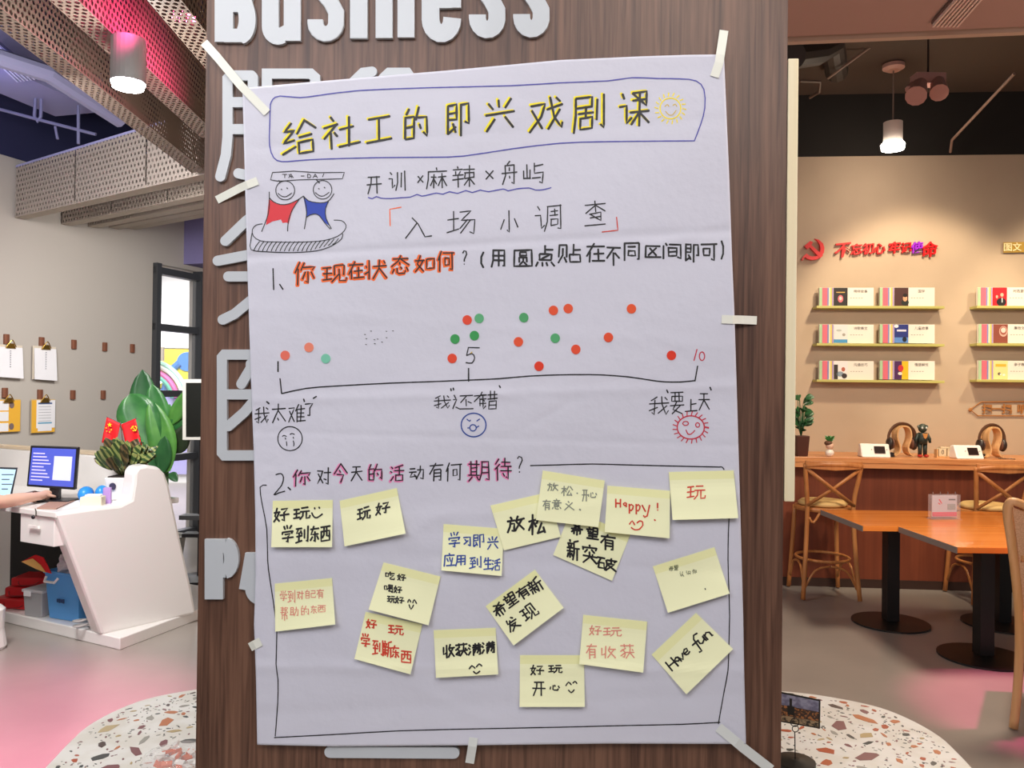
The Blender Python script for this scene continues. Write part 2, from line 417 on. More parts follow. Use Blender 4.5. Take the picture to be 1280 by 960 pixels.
# pendant
def pend():
    Y = 6.5; top, c0, c1 = at(1116, 86, Y), at(1117, 153, Y), at(1116, 187, Y)
    p = thing('pendant_lamp', 'lit white cylindrical pendant lamp hanging in front of the back wall', 'lamp', c1)
    MB().lathe([(.05, 0), (.085, .02), (.085, .05), (.03, .06)], (c1.x, Y, 4.24), 20).build('canopy', mat('canopy_pinkish', 'd8b0a4', .5), p)
    MB().tube([(c1.x, Y, 4.26), (c1.x, Y, c0.z)], .006).build('cord', mat('cord_grey', '9a8a80', .5), p)
    MB().lathe([(.068, c1.z + .05), (.073, c1.z + .05), (.073, c0.z), (.02, c0.z + .008)], (c1.x, Y, 0), 24).build('shade', mat('lamp_white', 'e9ddd2', .5), p)
    MB().lathe([(.01, c1.z - .012), (.085, c1.z), (.092, c1.z + .04), (.07, c1.z + .065)], (c1.x, Y, 0), 24).build('bulb', glow('lamp_glow_warm', 'fff3e2', 40), p)
    lamp('POINT', 'pendant_light', (c1.x, Y - .02, c1.z - .14), 8, (1, .82, .62), .07)
pend()
# ---------------------------------------------------------------- perforated ceiling fins, left
Z3 = 3.0
M_pf = perforated('perforated_brass', '9c8a7c', .030, .028, .0095, .0105, .5)
M_pp = perforated('perforated_panel_grey', 'b5a89e', .046, .040, .010, .013, .55)
VPX = 600
def beam(px, py, pyt, w, hgt, zb, L, lab, front=False, px0=None):
    """box beam running towards the camera; px,py = far lower-left corner"""
    far = atz(px, py, zb); dirv = Vector((ray(VPX, 488).x, 1, 0)).normalized()
    sd = Vector((dirv.y, -dirv.x, 0)); near = far - dirv * L; up = Vector((0, 0, hgt))
    t = thing('ceiling_beam', lab, 'ceiling beam', far)
    MB().sheet(near, near + sd * w, far + sd * w, far, .003).build('bottom_sheet', M_pf, t)
    MB().sheet(near + sd * w, far + sd * w, far + sd * w + up, near + sd * w + up, .003).build('side_sheet', M_pf, t)
    MB().sheet(far, far + sd * w, far + sd * w + up, far + up, .003).build('end_sheet', M_pf, t)
    MB().sheet(far, near, near + up, far + up, .003).build('side_sheet', M_pf, t)
    return t
beam(240, 216, 0, .10, .42, Z3, 4.2, 'brown perforated metal box beam overhead at the left, above the lit downlight')
beam(252, 172, 0, .10, .42, Z3, 3.8, 'perforated metal box beam glowing pink, second from the left overhead')
beam(258, 86, 0, .12, .42, Z3, 2.6, 'dark perforated metal box beam overhead, nearest the column, with the red lamp inside')
# cross fins
fd = Vector((-1.49 - .0, 1, 0)).normalized()     # fins recede to the left
fins = [((255, 221), -30, 6), ((255, 246), 36, 5), ((256, 256), 76, 4), ((256, 262), 116, 3), ((256, 266), 153, 2)]
tops = .42
for i, ((px, py), lx, _) in enumerate(fins):
    zb = 3.0 + .035 * i; a = atz(290, py - 11 + i * 1.5, zb)
    # intersect with left wall
    den = fd.x * LN.x + fd.y * LN.y; tt = (LP - a).dot(LN) / den
    b = a + fd * (tt - .02); up = Vector((0, 0, tops))
    t = thing('ceiling_fin', 'grey perforated fin across the ceiling, %s' % ('nearest and largest of the row' if i == 0 else ['', 'second', 'third', 'fourth', 'fifth and farthest'][i] + ' of the row from the front'), 'ceiling fin', b, group='perforated ceiling fins')
    nseg = 3; seg = (a - b) / nseg
    for k in range(nseg):
        p0 = b + seg * k + seg.normalized() * .012; p1 = b + seg * (k + 1) - seg.normalized() * .012
        MB().sheet(p0, p1, p1 + up, p0 + up, .003).build('perforated_sheet', M_pp, t)
    nn = Vector((-fd.y, fd.x, 0)).normalized()
    if nn.y < 0: nn = -nn
    MB().prism([b, a, a + nn * .09, b + nn * .09], (0, 0, .02)).build('bottom_cap', mat('fin_cap', 'b0a496', .6), t)
    MB().prism([b + up, a + up, a + nn * .09 + up, b + nn * .09 + up], (0, 0, .02)).build('top_cap', mat('fin_cap_violet_lit', 'b9b8ea', .5), t)  # violet light along the top edge put into the cap colour
    MB().sheet(a + nn * .09, b + nn * .09, b + nn * .09 + up, a + nn * .09 + up, .003).build('perforated_sheet', M_pp, t)
# void above: light trough, duct, grille, pipes
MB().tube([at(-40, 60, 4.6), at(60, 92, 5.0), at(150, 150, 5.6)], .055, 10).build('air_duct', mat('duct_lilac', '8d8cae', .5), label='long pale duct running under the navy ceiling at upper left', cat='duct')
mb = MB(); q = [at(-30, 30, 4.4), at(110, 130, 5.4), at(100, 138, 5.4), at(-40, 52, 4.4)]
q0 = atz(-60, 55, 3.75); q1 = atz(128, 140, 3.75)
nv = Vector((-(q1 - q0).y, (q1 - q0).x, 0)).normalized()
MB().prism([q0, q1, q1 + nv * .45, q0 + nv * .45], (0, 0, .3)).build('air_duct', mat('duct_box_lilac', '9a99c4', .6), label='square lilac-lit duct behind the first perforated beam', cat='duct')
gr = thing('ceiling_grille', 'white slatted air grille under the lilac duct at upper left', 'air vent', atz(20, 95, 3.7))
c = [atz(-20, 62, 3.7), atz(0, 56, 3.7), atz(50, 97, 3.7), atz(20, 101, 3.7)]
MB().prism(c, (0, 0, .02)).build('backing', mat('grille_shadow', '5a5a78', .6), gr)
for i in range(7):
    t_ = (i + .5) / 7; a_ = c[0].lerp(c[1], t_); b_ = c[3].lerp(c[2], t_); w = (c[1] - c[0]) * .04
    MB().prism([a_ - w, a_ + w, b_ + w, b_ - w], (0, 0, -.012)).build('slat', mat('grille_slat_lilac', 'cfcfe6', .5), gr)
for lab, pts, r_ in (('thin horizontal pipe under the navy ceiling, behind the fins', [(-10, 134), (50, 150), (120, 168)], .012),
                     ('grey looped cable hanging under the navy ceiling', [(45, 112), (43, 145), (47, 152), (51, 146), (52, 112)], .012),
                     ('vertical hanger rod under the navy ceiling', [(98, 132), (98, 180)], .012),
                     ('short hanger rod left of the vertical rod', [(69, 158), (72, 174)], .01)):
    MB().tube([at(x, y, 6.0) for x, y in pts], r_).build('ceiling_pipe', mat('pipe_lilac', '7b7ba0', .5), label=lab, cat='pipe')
MB().tube([at(30, 108, 6.4), at(110, 138, 6.4)], .03).build('sprinkler_pipe', mat('pipe_red', '7c4a5a', .5), label='dull red pipe under the lilac duct', cat='pipe')
# downlight in front of the first beam
Y = 3.2; dl = at(160, 110, Y)
d = thing('downlight', 'blazing white cylinder downlight below the perforated beam', 'lamp', dl)
MB().lathe([(.062, dl.z + .02), (.066, dl.z + .02), (.066, 2.99), (.02, 2.996)], (dl.x, Y, 0), 24).build('housing', mat('housing_white', 'c8c8c8', .5), d)
MB().lathe([(.02, dl.z - .012), (.058, dl.z), (.064, dl.z + .022), (.05, dl.z + .03)], (dl.x, Y, 0), 24).build('bulb', glow('lamp_glow_cool', 'ffffff', 40), d)
lamp('POINT', 'downlight_glow', (dl.x + .02, Y - .02, dl.z - .09), 14, (1, .97, .93), .06)
bfar = atz(252, 172, Z3); bdir = Vector((ray(VPX, 488).x, 1, 0)).normalized(); bsd = Vector((bdir.y, -bdir.x, 0))
for qx, qy, e_ in ((125, 28, 5), (158, 55, 6), (188, 92, 6), (212, 125, 3)):
    q_ = onp(qx, qy, bfar + bsd * .103, bsd)
    lamp('SPOT', 'pink_beam_light', q_ + bsd * .16 - bdir * .02, e_ * .9, (1, .07, .28), .04, q_ + Vector((0, 0, .04)), 118, .5)
# red stage lamp above the third beam
rp = atz(229, 21, 3.14)
d = thing('stage_lamp', 'pink-red stage lamp glowing through the perforated beam', 'lamp', rp)
MB().lathe([(.03, .02), (.055, .0), (.055, .16), (.03, .18)], rp + Vector((0, 0, 0)), 20).build('housing', mat('black_metal', '151515', .4), d)
MB().lathe([(.01, -.006), (.05, -.006), (.05, .002), (.01, .002)], rp, 20).build('lens', glow('lamp_glow_pink', 'ff5a8a', 22), d)
G = {
'给': '30081030382810603854 08904272 66054438 66059530 52488446 50625092889288625062',
'社': '22052818 05323828 38280862 24502495 30503862 45457840 68126892 42929588',
'工': '15158515 50155085 08859285',
'的': '28051822 16301690 1630443044901690 16584458 62055040 5835883588907880 62556868',
'即': '1210451045481248 12304530 12101285 12854070 32604282 6012901290647860 60126095',
'兴': '15152832 45084828 85106832 05459545 32580890 65589288',
'戏': '0822462036550592 12354088 52389530 6205726094929478 88425592 78108820',
'剧': '101010500295 101058105835 10355835 18506250 40384062 226258625890229022622262 72207270 920892928285',
'课': '12061820 0538263826824072 4510881088454510 45288828 66106695 38589658 66604088 66609588',
'开': '15158515 05509550 341534481295 68156895',
'训': '14082220 0538263826824068 551055604592 74157480 94089495',
'×': '20208080 80202080',
'麻': '50055215 12209520 122012550295 25454845 36323692 36482282 36485075 58459245 74327495 74485882 74489585',
'辣': '25042813 05204520 14261838 36263038 05424842 04604860 26422695 52229822 56359435 56355658 94359458 56589458 75057595 75605288 75609888',
'舟': '50053518 252025600895 25207520 752075926488 48304840 50625070 05509550',
'屿': '18101865 04350468 04683268 32323268 50085048904888927285 50209015 40687868',
'入': '3208523575909890 48300895',
'场': '04383838 22102278 02853875 451282124842924288927885 68424572 80424590',
'小': '500550924082 25400878 75409275',
'调': '12061820 0538223822823672 451045603295 45108810 881088927886 55288028 67206742 52427842 5655785578755675 56555675',
'查': '10209020 50055045 48221048 52229048 2850725072782850 28642864 28647264 08929292',
'你': '25050545 16301695 45083038 422592258440 644564905582 50453872 76459270',
'现': '05183818 05484048 04803876 22182280 50105060 50108810 88108860 682868554292 7258729095909878',
'在': '08229222 45050868 22482295 40558855 64356490 35909590',
'状': '20052095 04280840 02682058 40359635 640564453895 66489592 82128925',
'态': '12209020 500540300555 50229255 44384848 15700888 32653288429272927478 50605672 80629080',
'如': '250510523892 403025600290 02354535 55309030908055805530',
'何': '25050545 16301695 35159815 861586927588 453868386868456845384538',
'？': '202035086012682838583868 38853888',
'（': '7005453245707096',
'）': '3005583258703095',
'用': '180818600895 1808820882927388 18357835 18607860 50085090',
'圆': '10101090909090101010 3522652265363536 35363522 32466846 32463268 68466868 505050653482 54706882',
'点': '50055042 50228522 22427842784222682242 22687868 78427868 12780595 34803895 56806095 80789295',
'贴': '06100665 06103810 38103865 222522580492 26683888 66056655 66329530 505592559290509050555055',
'不': '08159515 54150860 50385095 60408862',
'同': '12101295 12108810 881088927888 30307030 32486848687232723248',
'区': '92100810 08100890 08909690 68222575 30257078',
'间': '18052518 10201095 3812901290927888 32327032707832783232 32557055',
'可': '05159515 801580926586 20355535556820682035',
'我': '40061220 04389638 281828901582 04704258 6005644580929275 85524588 78088820',
'太': '08329532 500548350895 50389592 42755285',
'难': '08203820382005900590 10353888 62054535 52285295 52289628 74107428 52489248 52689268 52909890 74287490',
'了': '1515851555425592 55923886',
'还': '35159515 68154055 66356675 74489060 10081828 0535223507700288 18783890 38909892',
'错': '20050530 16224022 10424242 04623862 242224903876 50229622 62056245 82058245 46429842 54559055909254925455 54739073',
'要': '08109210 14248624864514451424 36103645 64106445 465022758595 72601695 05609560',
'上': '48054890 48408540 06909590',
'天': '18158215 08429542 501548450892 50459592',
'对': '05204220 4220226005882260 10354085 50309630 780578926685 50656568',
'今': '50050450 50059650 42354845 255572554892',
'活': '08101820 04351445 04902265 88053518 30359535 62156258 40588658869240924058',
'动': '08184018 04404840 264008754570 36604882 5530923088927586 720570404892',
'有': '05189518 480505600560 32383295 32388038 803880927088 32557855 32727872',
'期': '06205020 16051668 40054068 18364036 18524052 04685268 18750492 38754892 621062605292 6210921092928288 64359035 64589058',
'待': '28050828 30280850 20422095 60056040 42229022 38409640 38589658 784578926685 50685880',
'好': '220510523490 343025600290 02324032 501588156840 684068905582 42529652',
'玩': '05183818 05484048 04803876 22182280 52158815 44409640 604058704092 7640768895909675',
'学': '20052822 46035020 80056822 08480835 08359235 92358248 3050705052655265 526552924086 08709570',
'到': '05124812 261208384434 38254845 08554855 26402682 02884880 64206468 900590927882',
'东': '08209020 400516508550 533553924284 28620882 70628882',
'西': '06129612 10359035909010901035 381238552270 621262658065',
'习': '121288128892 88926884 28304045 18726545',
'应': '48055515 10209220 102010600295 30383862 52325860 76386092 22929692',
'生': '25050840 22258525 50055090 15558055 04929692',
'放': '20052815 04254425 222520600592 2045404538922885 62055035 55289628 84284892 55409592',
'松': '05304430 24052495 24350470 28384260 60104545 72109540 70485090 50908588 80708895',
'心': '10500878 3230308542927692 76927875 48255242 82359062',
'意': '48045012 18188218 34243832 66246032 05369536 2844724472682844 28442868 28687268 28567256 15760892 3474349040946894 50705678 82769290',
'义': '42055020 80180892 20309592',
'希': '75052830 25057530 06409540 42300572 26522688 26527452 745274827082 50405095',
'望': '25052815 04224422 16221642 16423638 55055540 550555354248 55059005 90059045 55185018 55309030 15559055 20728572 05929592 50555092',
'新': '24042812 06184618 16241834 36243034 04384838 04544854 26382685 14650685 36654478 88045512 561256604892 56409640 78407895',
'突': '48045012 08180830 08189218 92188530 35281845 62287842 08609560 504050650895 52629592 68506855',
'破': '05104210 22100855 1245384538821282 12451282 502250603892 50229622 92228535 70057045 524586454695 55559592',
'收': '102010703062 34053495 62055035 55289628 84284892 55409592',
'获': '06159415 32053228 68056828 38320852 1838386034922286 34600882 46589858 703570604495 72609892 84408848',
'满': '08101820 04351445 04902265 40189618 54055425 80058025 36329832 42489248 42484295 924892958488 563256604878 783278607080',
'吃': '05253025306505650525 55054030 48229522 484590455080509294929676',
'喝': '05253025306505650525 48088808883848384808 48238823 50423862 445290528892 88927688 60604878 48808078',
'发': '280820359235 66057815 48200592 355278522595 40559592',
'帮': '04124412 04264426 02404640 260426451255 58085855 58088808702888406048 226022882288 22607860 786078867286 50505095',
'助': '10101080 10104010 40104078 10324032 10544054 02824878 5530923088927586 720570404892',
'自': '50053518 18188218829218921818 18428242 18668266',
'己': '151585158545 15458545 1545159090909072',
'认': '12061820 0538263826824068 640560504090 62509592',
'识': '12061820 0538263826824068 50159015905550555015 58684890 78689290',
'、': '30105545',
'.': '45855088',
'H': '22102290 75107590 22507550',
'a': '704050282540305550687060 70407090',
'p': '20302098 204545327045656545782270',
'y': '15354868 8535659040983088',
'!': '50105060 50805085',
'v': '153545857535',
'e': '20607055753550282545308055888078',
'f': '851065085025459845983095 25456545',
'u': '1535157535857065 7065753075307588',
'n': '15301588 15454530704570888085',
'T': '10159015 50155090',
'D': '25102590 2510652085507085 70852590',
'A': '50101090 50109090 28606860',
'-': '20508050',
'1': '50105090',
'2': '152540107020704515859088',
'5': '80122512 25122250 22506050757055882080',
'0': '50052520207535927580803560105005'}
def parse(s):
    out = []
    for st in s.split():
        n = len(st) // 4
        pts = [(int(st[4 * i:4 * i + 2]), int(st[4 * i + 2:4 * i + 4])) for i in range(n)]
        q = [pts[0]]
        for p in pts[1:]:
            if p != q[-1]: q.append(p)
        if len(q) > 1: out.append(q)
    return out
# ================================================================= COLUMN with sign letters
TH = R(4.3)
CU = Vector((math.cos(TH), -math.sin(TH), 0)); CN = Vector((-math.sin(TH), -math.cos(TH), 0))
CP = Vector((0, 1.322, 0))                      # column face
def cf(px, py, off=0.0): return onp(px, py, CP + CN * off, CN)
M_lam = wood('brown_laminate', '4b3024', '7b5744', 150, .42, axis=2, bumpy=.15)
xl, xr = cf(251.5, 480), cf(980.5, 480)
xl.z = xr.z = 0; dep = -CN * .66
MB().prism([xl, xr, xr + dep, xl + dep], (0, 0, 4.3)).build('trim_5', M_lam, kind='structure', origin=(0, 1.6, 0))
# pale raw-wood batten on the column's right flank
s0, s1 = cf(986.5, 73), cf(982.5, 627)
bw = CU * .0165; o0 = xr + CU * .0015
MB().prism([Vector((o0.x, o0.y, s1.z)), Vector((o0.x, o0.y, s1.z)) + bw, Vector((o0.x, o0.y, s1.z)) + bw - CN * .30, Vector((o0.x, o0.y, s1.z)) - CN * .30], (0, 0, s0.z - s1.z)).build(
    'edge_board', wood('raw_pine', 'ecd2a0', 'fbf0d0', 30, .6, axis=2), label='pale raw pine board fixed upright to the right flank of the column', cat='board', bevel=.0015)
M_letter = mat('letter_acrylic', 'c9ccd0', .3, coat=.15)
M_letside = M_letter
DEP = .007
def offset_poly(pts, w, cap='flat'):
    """outline of a thick stroke in photo-plane pixels (left side then right side)"""
    n = len(pts); L_, R_ = [], []
    for i, p in enumerate(pts):
        if i == 0: d = pts[1] - p
        elif i == n - 1: d = p - pts[i - 1]
        else: d = (p - pts[i - 1]).normalized() + (pts[i + 1] - p).normalized()
        d = d.normalized(); nn = Vector((-d.y, d.x)); k = 1.0
        if 0 < i < n - 1:
            e = (pts[i + 1] - p).normalized(); k = 1 / max(.55, abs(d.dot(e)))
        L_.append(p + nn * w / 2 * k); R_.append(p - nn * w / 2 * k)
    return L_, R_
from mathutils.geometry import delaunay_2d_cdt
def union_solid(polys, mapper, off, vec):
    """outline union of overlapping 2D polygons, extruded along vec"""
    V, F = [], []
    for p in polys:
        a = sum(p[i][0] * p[(i + 1) % len(p)][1] - p[(i + 1) % len(p)][0] * p[i][1] for i in range(len(p)))
        p = p if a > 0 else p[::-1]
        F.append(list(range(len(V), len(V) + len(p)))); V += [Vector((q[0], q[1])) for q in p]
    ov, oe, of, _, _, orig = delaunay_2d_cdt(V, [], F, 0, 1e-4)
    def inside(c, p):
        r = False
        for i in range(len(p)):
            (x0, y0), (x1, y1) = p[i], p[i - 1]
            if (y0 > c[1]) != (y1 > c[1]) and c[0] < (x1 - x0) * (c[1] - y0) / (y1 - y0) + x0: r = not r
        return r
    fs = []
    for f in of:
        c = (sum(ov[i].x for i in f) / len(f), sum(ov[i].y for i in f) / len(f))
        if any(inside(c, p) for p in polys): fs.append(f)
    cnt = {}
    for f in fs:
        for a, b in zip(f, list(f[1:]) + [f[0]]): cnt[(a, b)] = 1
    P3 = [mapper(v.x, v.y, off) for v in ov]; n = len(P3); vec = Vector(vec)
    used = sorted({i for f in fs for i in f}); ix = {u: k for k, u in enumerate(used)}; m = len(used)
    vs = [P3[u] for u in used] + [P3[u] + vec for u in used]
    out = [tuple(ix[i] for i in f)[::-1] for f in fs] + [tuple(m + ix[i] for i in f) for f in fs]
    out += [(ix[a], ix[b], m + ix[b], m + ix[a]) for (a, b) in cnt if (b, a) not in cnt]
    mb = MB(); mb.add(vs, out); return mb
def stroke_polys(pts, w, rnd=True):
    pts = [Vector((a, b)) for a, b in pts]; L_, R_ = offset_poly(pts, w); out = []
    for i in range(len(pts) - 1): out.append([tuple(L_[i]), tuple(L_[i + 1]), tuple(R_[i + 1]), tuple(R_[i])])
    if rnd:
        for p in (pts[0], pts[-1]): out.append([(p.x + w / 2 * math.cos(t * math.pi / 10), p.y + w / 2 * math.sin(t * math.pi / 10)) for t in range(20)])
    return out
def arc(cx, cy, rx, ry, a0, a1, n=10): return [(cx + rx * math.cos(R(a0 + (a1 - a0) * i / n)), cy + ry * math.sin(R(a0 + (a1 - a0) * i / n))) for i in range(n + 1)]
def K(pts, ox, oy, s=4.0): return [(ox + x / s, oy + y / s) for x, y in pts]
SIGN = 'white acrylic sign letter %s'
def sign(name_desc, strokes, ox, oy, w, rnd, s=4.0):
    polys = []
    for st in strokes:
        ww = w
        if isinstance(st, tuple): ww, st = st
        polys += stroke_polys(K(st, ox, oy, s), ww, rnd)
    mb = union_solid(polys, cf, 0.0, CN * DEP)
    return mb.build('sign_letter', M_letter, bevel=.0016, label=name_desc, cat='sign letter', group='white raised sign letters on the column')
S = [
 ('white raised letter B, first of the cut-off word at the top', 240, 0, [(23, [(168, -330), (168, 218)]), (17, [(168, 186), (272, 186)] ), (21, arc(250, 106, 34, 80, 90, -30, 9) + [(266, 20)]), (17, [(168, 36), (262, 36)]), (21, arc(246, -60, 32, 80, 80, -90, 9)), (17, [(168, -300), (250, -300)])]),
 ('white raised letter u, second of the cut-off word at the top', 240, 0, [(21, [(399, -200), (399, 130)] + arc(437, 140, 38, 50, 180, 60, 8)), (21, [(508, -200), (508, 213)]), (16, [(440, 186), (508, 150)])]),
 ('white raised letter s, third of the cut-off word, below the u-i gap', 240, 0, [(20, arc(672, -110, 50, 55, 0, -180, 8) + [(622, -95)] + [(640, -50), (700, 20), (726, 70)] + arc(674, 120, 52, 58, -10, 180, 9) + [(622, 105)])]),
 ('white raised letter i, fourth of the cut-off word at the top', 240, 0, [(22, [(839, -200), (839, 203)]), (22, [(839, -300), (839, -250)])]),
 ('white raised letter n, fifth of the cut-off word at the top', 240, 0, [(21, [(965, -200), (965, 199)]), (21, [(1074, 196), (1074, -100)] + arc(1036, -110, 38, 50, 0, -110, 7))]),
 ('white raised letter e with a shiny highlight, sixth of the cut-off word', 240, 0, [(22, [(1304, 48), (1304, -40)] + arc(1252, -60, 54, 60, 0, -180, 8) + [(1196, -60), (1196, 80)] + arc(1250, 104, 54, 72, 180, 20, 8) + [(1304, 98)]), (13, [(1200, 24), (1304, 24)])]),
 ('white raised letter s, seventh of the cut-off word at the top', 540, 0, [(21, arc(278, -150, 48, 50, 0, -180, 8) + [(230, -120)] + [(250, -60), (300, 10), (326, 60)] + arc(278, 96, 49, 62, -10, 180, 9) + [(229, 82)])]),
 ('white raised letter s, last of the cut-off word at the top', 540, 0, [(21, arc(498, -150, 48, 50, 0, -180, 8) + [(450, -120)] + [(470, -60), (520, 10), (546, 60)] + arc(498, 92, 49, 62, -10, 180, 9) + [(449, 80)])]),
]
for d_, ox, oy, st in S: sign(d_, st, ox, oy, 22, False)
sign('big white raised Chinese character with a long curved left leg, upper left beside the poster', [
    [(305, 385), (200, 385), (186, 400), (186, 690), (178, 780), (150, 888)], [(305, 385), (312, 395), (312, 880)], [(190, 518), (310, 518)], [(190, 652), (310, 652)],
    [(382, 440), (382, 376), (600, 376), (622, 396), (622, 440)], [(240, 872), (300, 885)]], 240, 0, 12.6, True)
sign('top of a white raised Chinese character peeking above the poster', [[(905, 366), (860, 372), (800, 430)], [(960, 400), (990, 372), (1080, 372), (1100, 400)]], 240, 0, 12.6, True)
sign('white raised character made of slanting bars, left of the poster drawing', [[(1135, 328), (1235, 232), (1300, 180)], [(1097, 427), (1300, 388)], [(1150, 505), (1300, 505)], [(1122, 720), (1180, 692), (1280, 610)]], 0, 220, 12.6, True)
sign('white raised boxed Chinese character, left of the cry face', [[(1330, 894), (1130, 894), (1118, 908), (1118, 1382), (1130, 1396), (1330, 1396)], [(1130, 1092), (1330, 1092)], [(1215, 1040), (1262, 960), (1262, 940)], [(1150, 1250), (1230, 1180), (1290, 1110)]], 0, 220, 12.6, True)
sign('white raised capital P, lower left of the poster', [(23, [(269.5 * 4, 673 * 4), (269.5 * 4, 748 * 4)]), (14, [(268 * 4, 680 * 4), (284 * 4, 680 * 4)]), (14, [(268 * 4, 714 * 4), (284 * 4, 714 * 4)]), (18, arc(283 * 4, 697 * 4, 34, 66, -90, 90, 9))], 0, 0, 20, False)
sign('white raised letter u half hidden by the poster, right of the P', [(19, [(318 * 4, 690 * 4), (318 * 4, 735 * 4)] + arc(330 * 4, 735 * 4, 48, 44, 180, 90, 6))], 0, 0, 18, False)
sign('white raised bar of a character showing below the poster', [(14, [(414 * 4, 938 * 4), (568 * 4, 939 * 4)])], 0, 0, 14, True)
# ================================================================= POSTER
POFF = .014
edgeL = [(303, 110), (305.5, 200), (309, 330), (313.5, 470), (317, 560), (319, 640), (319.5, 720), (317.5, 780), (320, 850), (321.5, 931)]
edgeR = [(905, 68), (908.5, 150), (912, 230), (915, 320), (918, 390), (922, 520), (925.5, 640), (929, 770), (930.5, 850), (932.5, 930)]
edgeT = [(303, 110), (400, 101.5), (500, 93), (560, 88), (620, 82.5), (700, 75), (800, 70.5), (860, 68.5), (905, 68)]
edgeB = [(321.5, 931), (420, 933), (600, 931.5), (760, 929.5), (932.5, 930)]
def interp(pl, t):
    L_ = [0]
    for a, b in zip(pl, pl[1:]): L_.append(L_[-1] + math.dist(a, b))
    s = t * L_[-1]
    for i in range(len(pl) - 1):
        if s <= L_[i + 1] or i == len(pl) - 2:
            k = (s - L_[i]) / (L_[i + 1] - L_[i]); return (pl[i][0] + (pl[i + 1][0] - pl[i][0]) * k, pl[i][1] + (pl[i + 1][1] - pl[i][1]) * k)
rw_ = random.Random(3)
waves = [(rw_.uniform(0, 6.28), rw_.uniform(.006, .035), rw_.uniform(-.5, 1.9), rw_.uniform(.15, .5)) for _ in range(16)]
folds = [(304, -.055, 5, -1.1), (492, -.03, 6, .8), (548, .03, 4, -.5), (836, .01, 7, 1.2), (700, .05, 9, -.8), (640, -.07, 10, .7), (880, -.04, 9, -.8), (166, -.06, 7, -.5), (410, .08, 8, .4)]
creases = [((545, 480), (690, 505), 5, .7), ((640, 545), (735, 490), 4, -.6), ((770, 330), (905, 275), 7, .8), ((700, 560), (720, 600), 5, .5), ((500, 850), (620, 905), 7, .8), ((470, 690), (560, 640), 8, .7), ((800, 420), (900, 470), 7, -.6), ((500, 230), (640, 210), 6, .5), ((360, 820), (520, 850), 8, .9), ((640, 120), (800, 150), 7, -.5)]
def pdisp(px, py):
    d = 0
    for ph, f, an, am in waves: d += am * math.sin(ph + f * (px * math.cos(an) + py * math.sin(an)))
    for y0, sl, w, am in folds:
        e = (py - y0 - sl * (px - 620)) / w; d += am * math.exp(-e * e)
    for a, b, w, am in creases:
        ax, ay = b[0] - a[0], b[1] - a[1]; l2 = ax * ax + ay * ay
        t = max(0, min(1, ((px - a[0]) * ax + (py - a[1]) * ay) / l2)); dd = math.hypot(px - a[0] - t * ax, py - a[1] - t * ay) / w
        d += am * math.exp(-dd * dd) * (1 - abs(2 * t - 1) * .6)
    return d * .0011
def pm(px, py, off=.0): return cf(px, py, POFF + pdisp(px, py) + off)
poster = thing('poster', 'large white handwritten paper poster taped to the brown column', 'poster', cf(620, 930, POFF))
NX, NY = 200, 280
g_, f_ = [], []
c00, c10, c01, c11 = edgeT[0], edgeT[-1], edgeB[0], edgeB[-1]
for j in range(NY + 1):
    v = j / NY; l_, r_ = interp(edgeL, v), interp(edgeR, v)
    for i in range(NX + 1):
        u = i / NX; t_, b_ = interp(edgeT, u), interp(edgeB, u)
        P_ = [(1 - u) * l_[k] + u * r_[k] + (1 - v) * t_[k] + v * b_[k] - ((1 - u) * (1 - v) * c00[k] + u * (1 - v) * c10[k] + (1 - u) * v * c01[k] + u * v * c11[k]) for k in (0, 1)]
        g_.append(pm(*P_))
for j in range(NY):
    for i in range(NX):
        q = j * (NX + 1) + i; f_.append((q, q + NX + 1, q + NX + 2, q + 1))
pb = MB(); pb.add(g_, f_)
M_paper = mat('poster_paper', 'd9d7e3', .75, spec=.25, bump=(26, .16, .012))
sh = pb.build('paper_sheet', M_paper, poster, smooth=True)
sd_ = sh.modifiers.new('t', 'SOLIDIFY'); sd_.thickness = .0003; sd_.offset = -1
# ---- pens
INK = {k: mat('ink_' + k, c, r) for k, (c, r) in {'black': ('1c191b', .5), 'blue': ('4a47a8', .5), 'navyblue': ('2c4a9c', .5), 'red': ('d8402a', .5), 'crimson': ('cc2f45', .5), 'orange': ('ff6c14', .5),
       'pink': ('f08cbc', .5), 'yellow': ('ffe80c', .5), 'grey': ('8c9080', .5), 'rose': ('ea9480', .5), 'faint': ('7e8264', .5), 'redfill': ('e2303a', .5), 'bluefill': ('1f3fb0', .5), 'mustard': ('d8b828', .5)}.items()}
jr = random.Random(11)
def ribbon(mb, pts, w, mapper, off, step=4.0, taper=True, sm=2):
    pts = [Vector((a, b)) for a, b in pts]
    if sm > 1 and len(pts) > 2: pts = smooth_path(pts, sm)
    out = [pts[0]]
    for a, b in zip(pts, pts[1:]):
        n = max(1, int((b - a).length / step))
        for k in range(1, n + 1): out.append(a.lerp(b, k / n))
    pts = [out[0]] + [b for a, b in zip(out, out[1:]) if (b - a).length > 1e-4]
    if len(pts) < 2: return
    e = w * .3
    d0 = (pts[0] - pts[1]).normalized() * e; d1 = (pts[-1] - pts[-2]).normalized() * e
    pts = [pts[0] + d0] + pts + [pts[-1] + d1]
    n = len(pts); vs = []
    for i, p in enumerate(pts):
        a = pts[max(0, i - 1)]; b = pts[min(n - 1, i + 1)]; d = b - a
        d = d.normalized() if d.length > 1e-6 else Vector((1, 0)); nn = Vector((-d.y, d.x))
        ww = w * (.62 if i in (0, n - 1) and taper else 1.0) * (1 + jr.uniform(-.08, .08))
        for sg in (1, -1):
            q = p + nn * ww / 2 * sg; vs.append(mapper(q.x, q.y, off))
    mb.add(vs, [(2 * i, 2 * i + 2, 2 * i + 3, 2 * i + 1) for i in range(n - 1)])
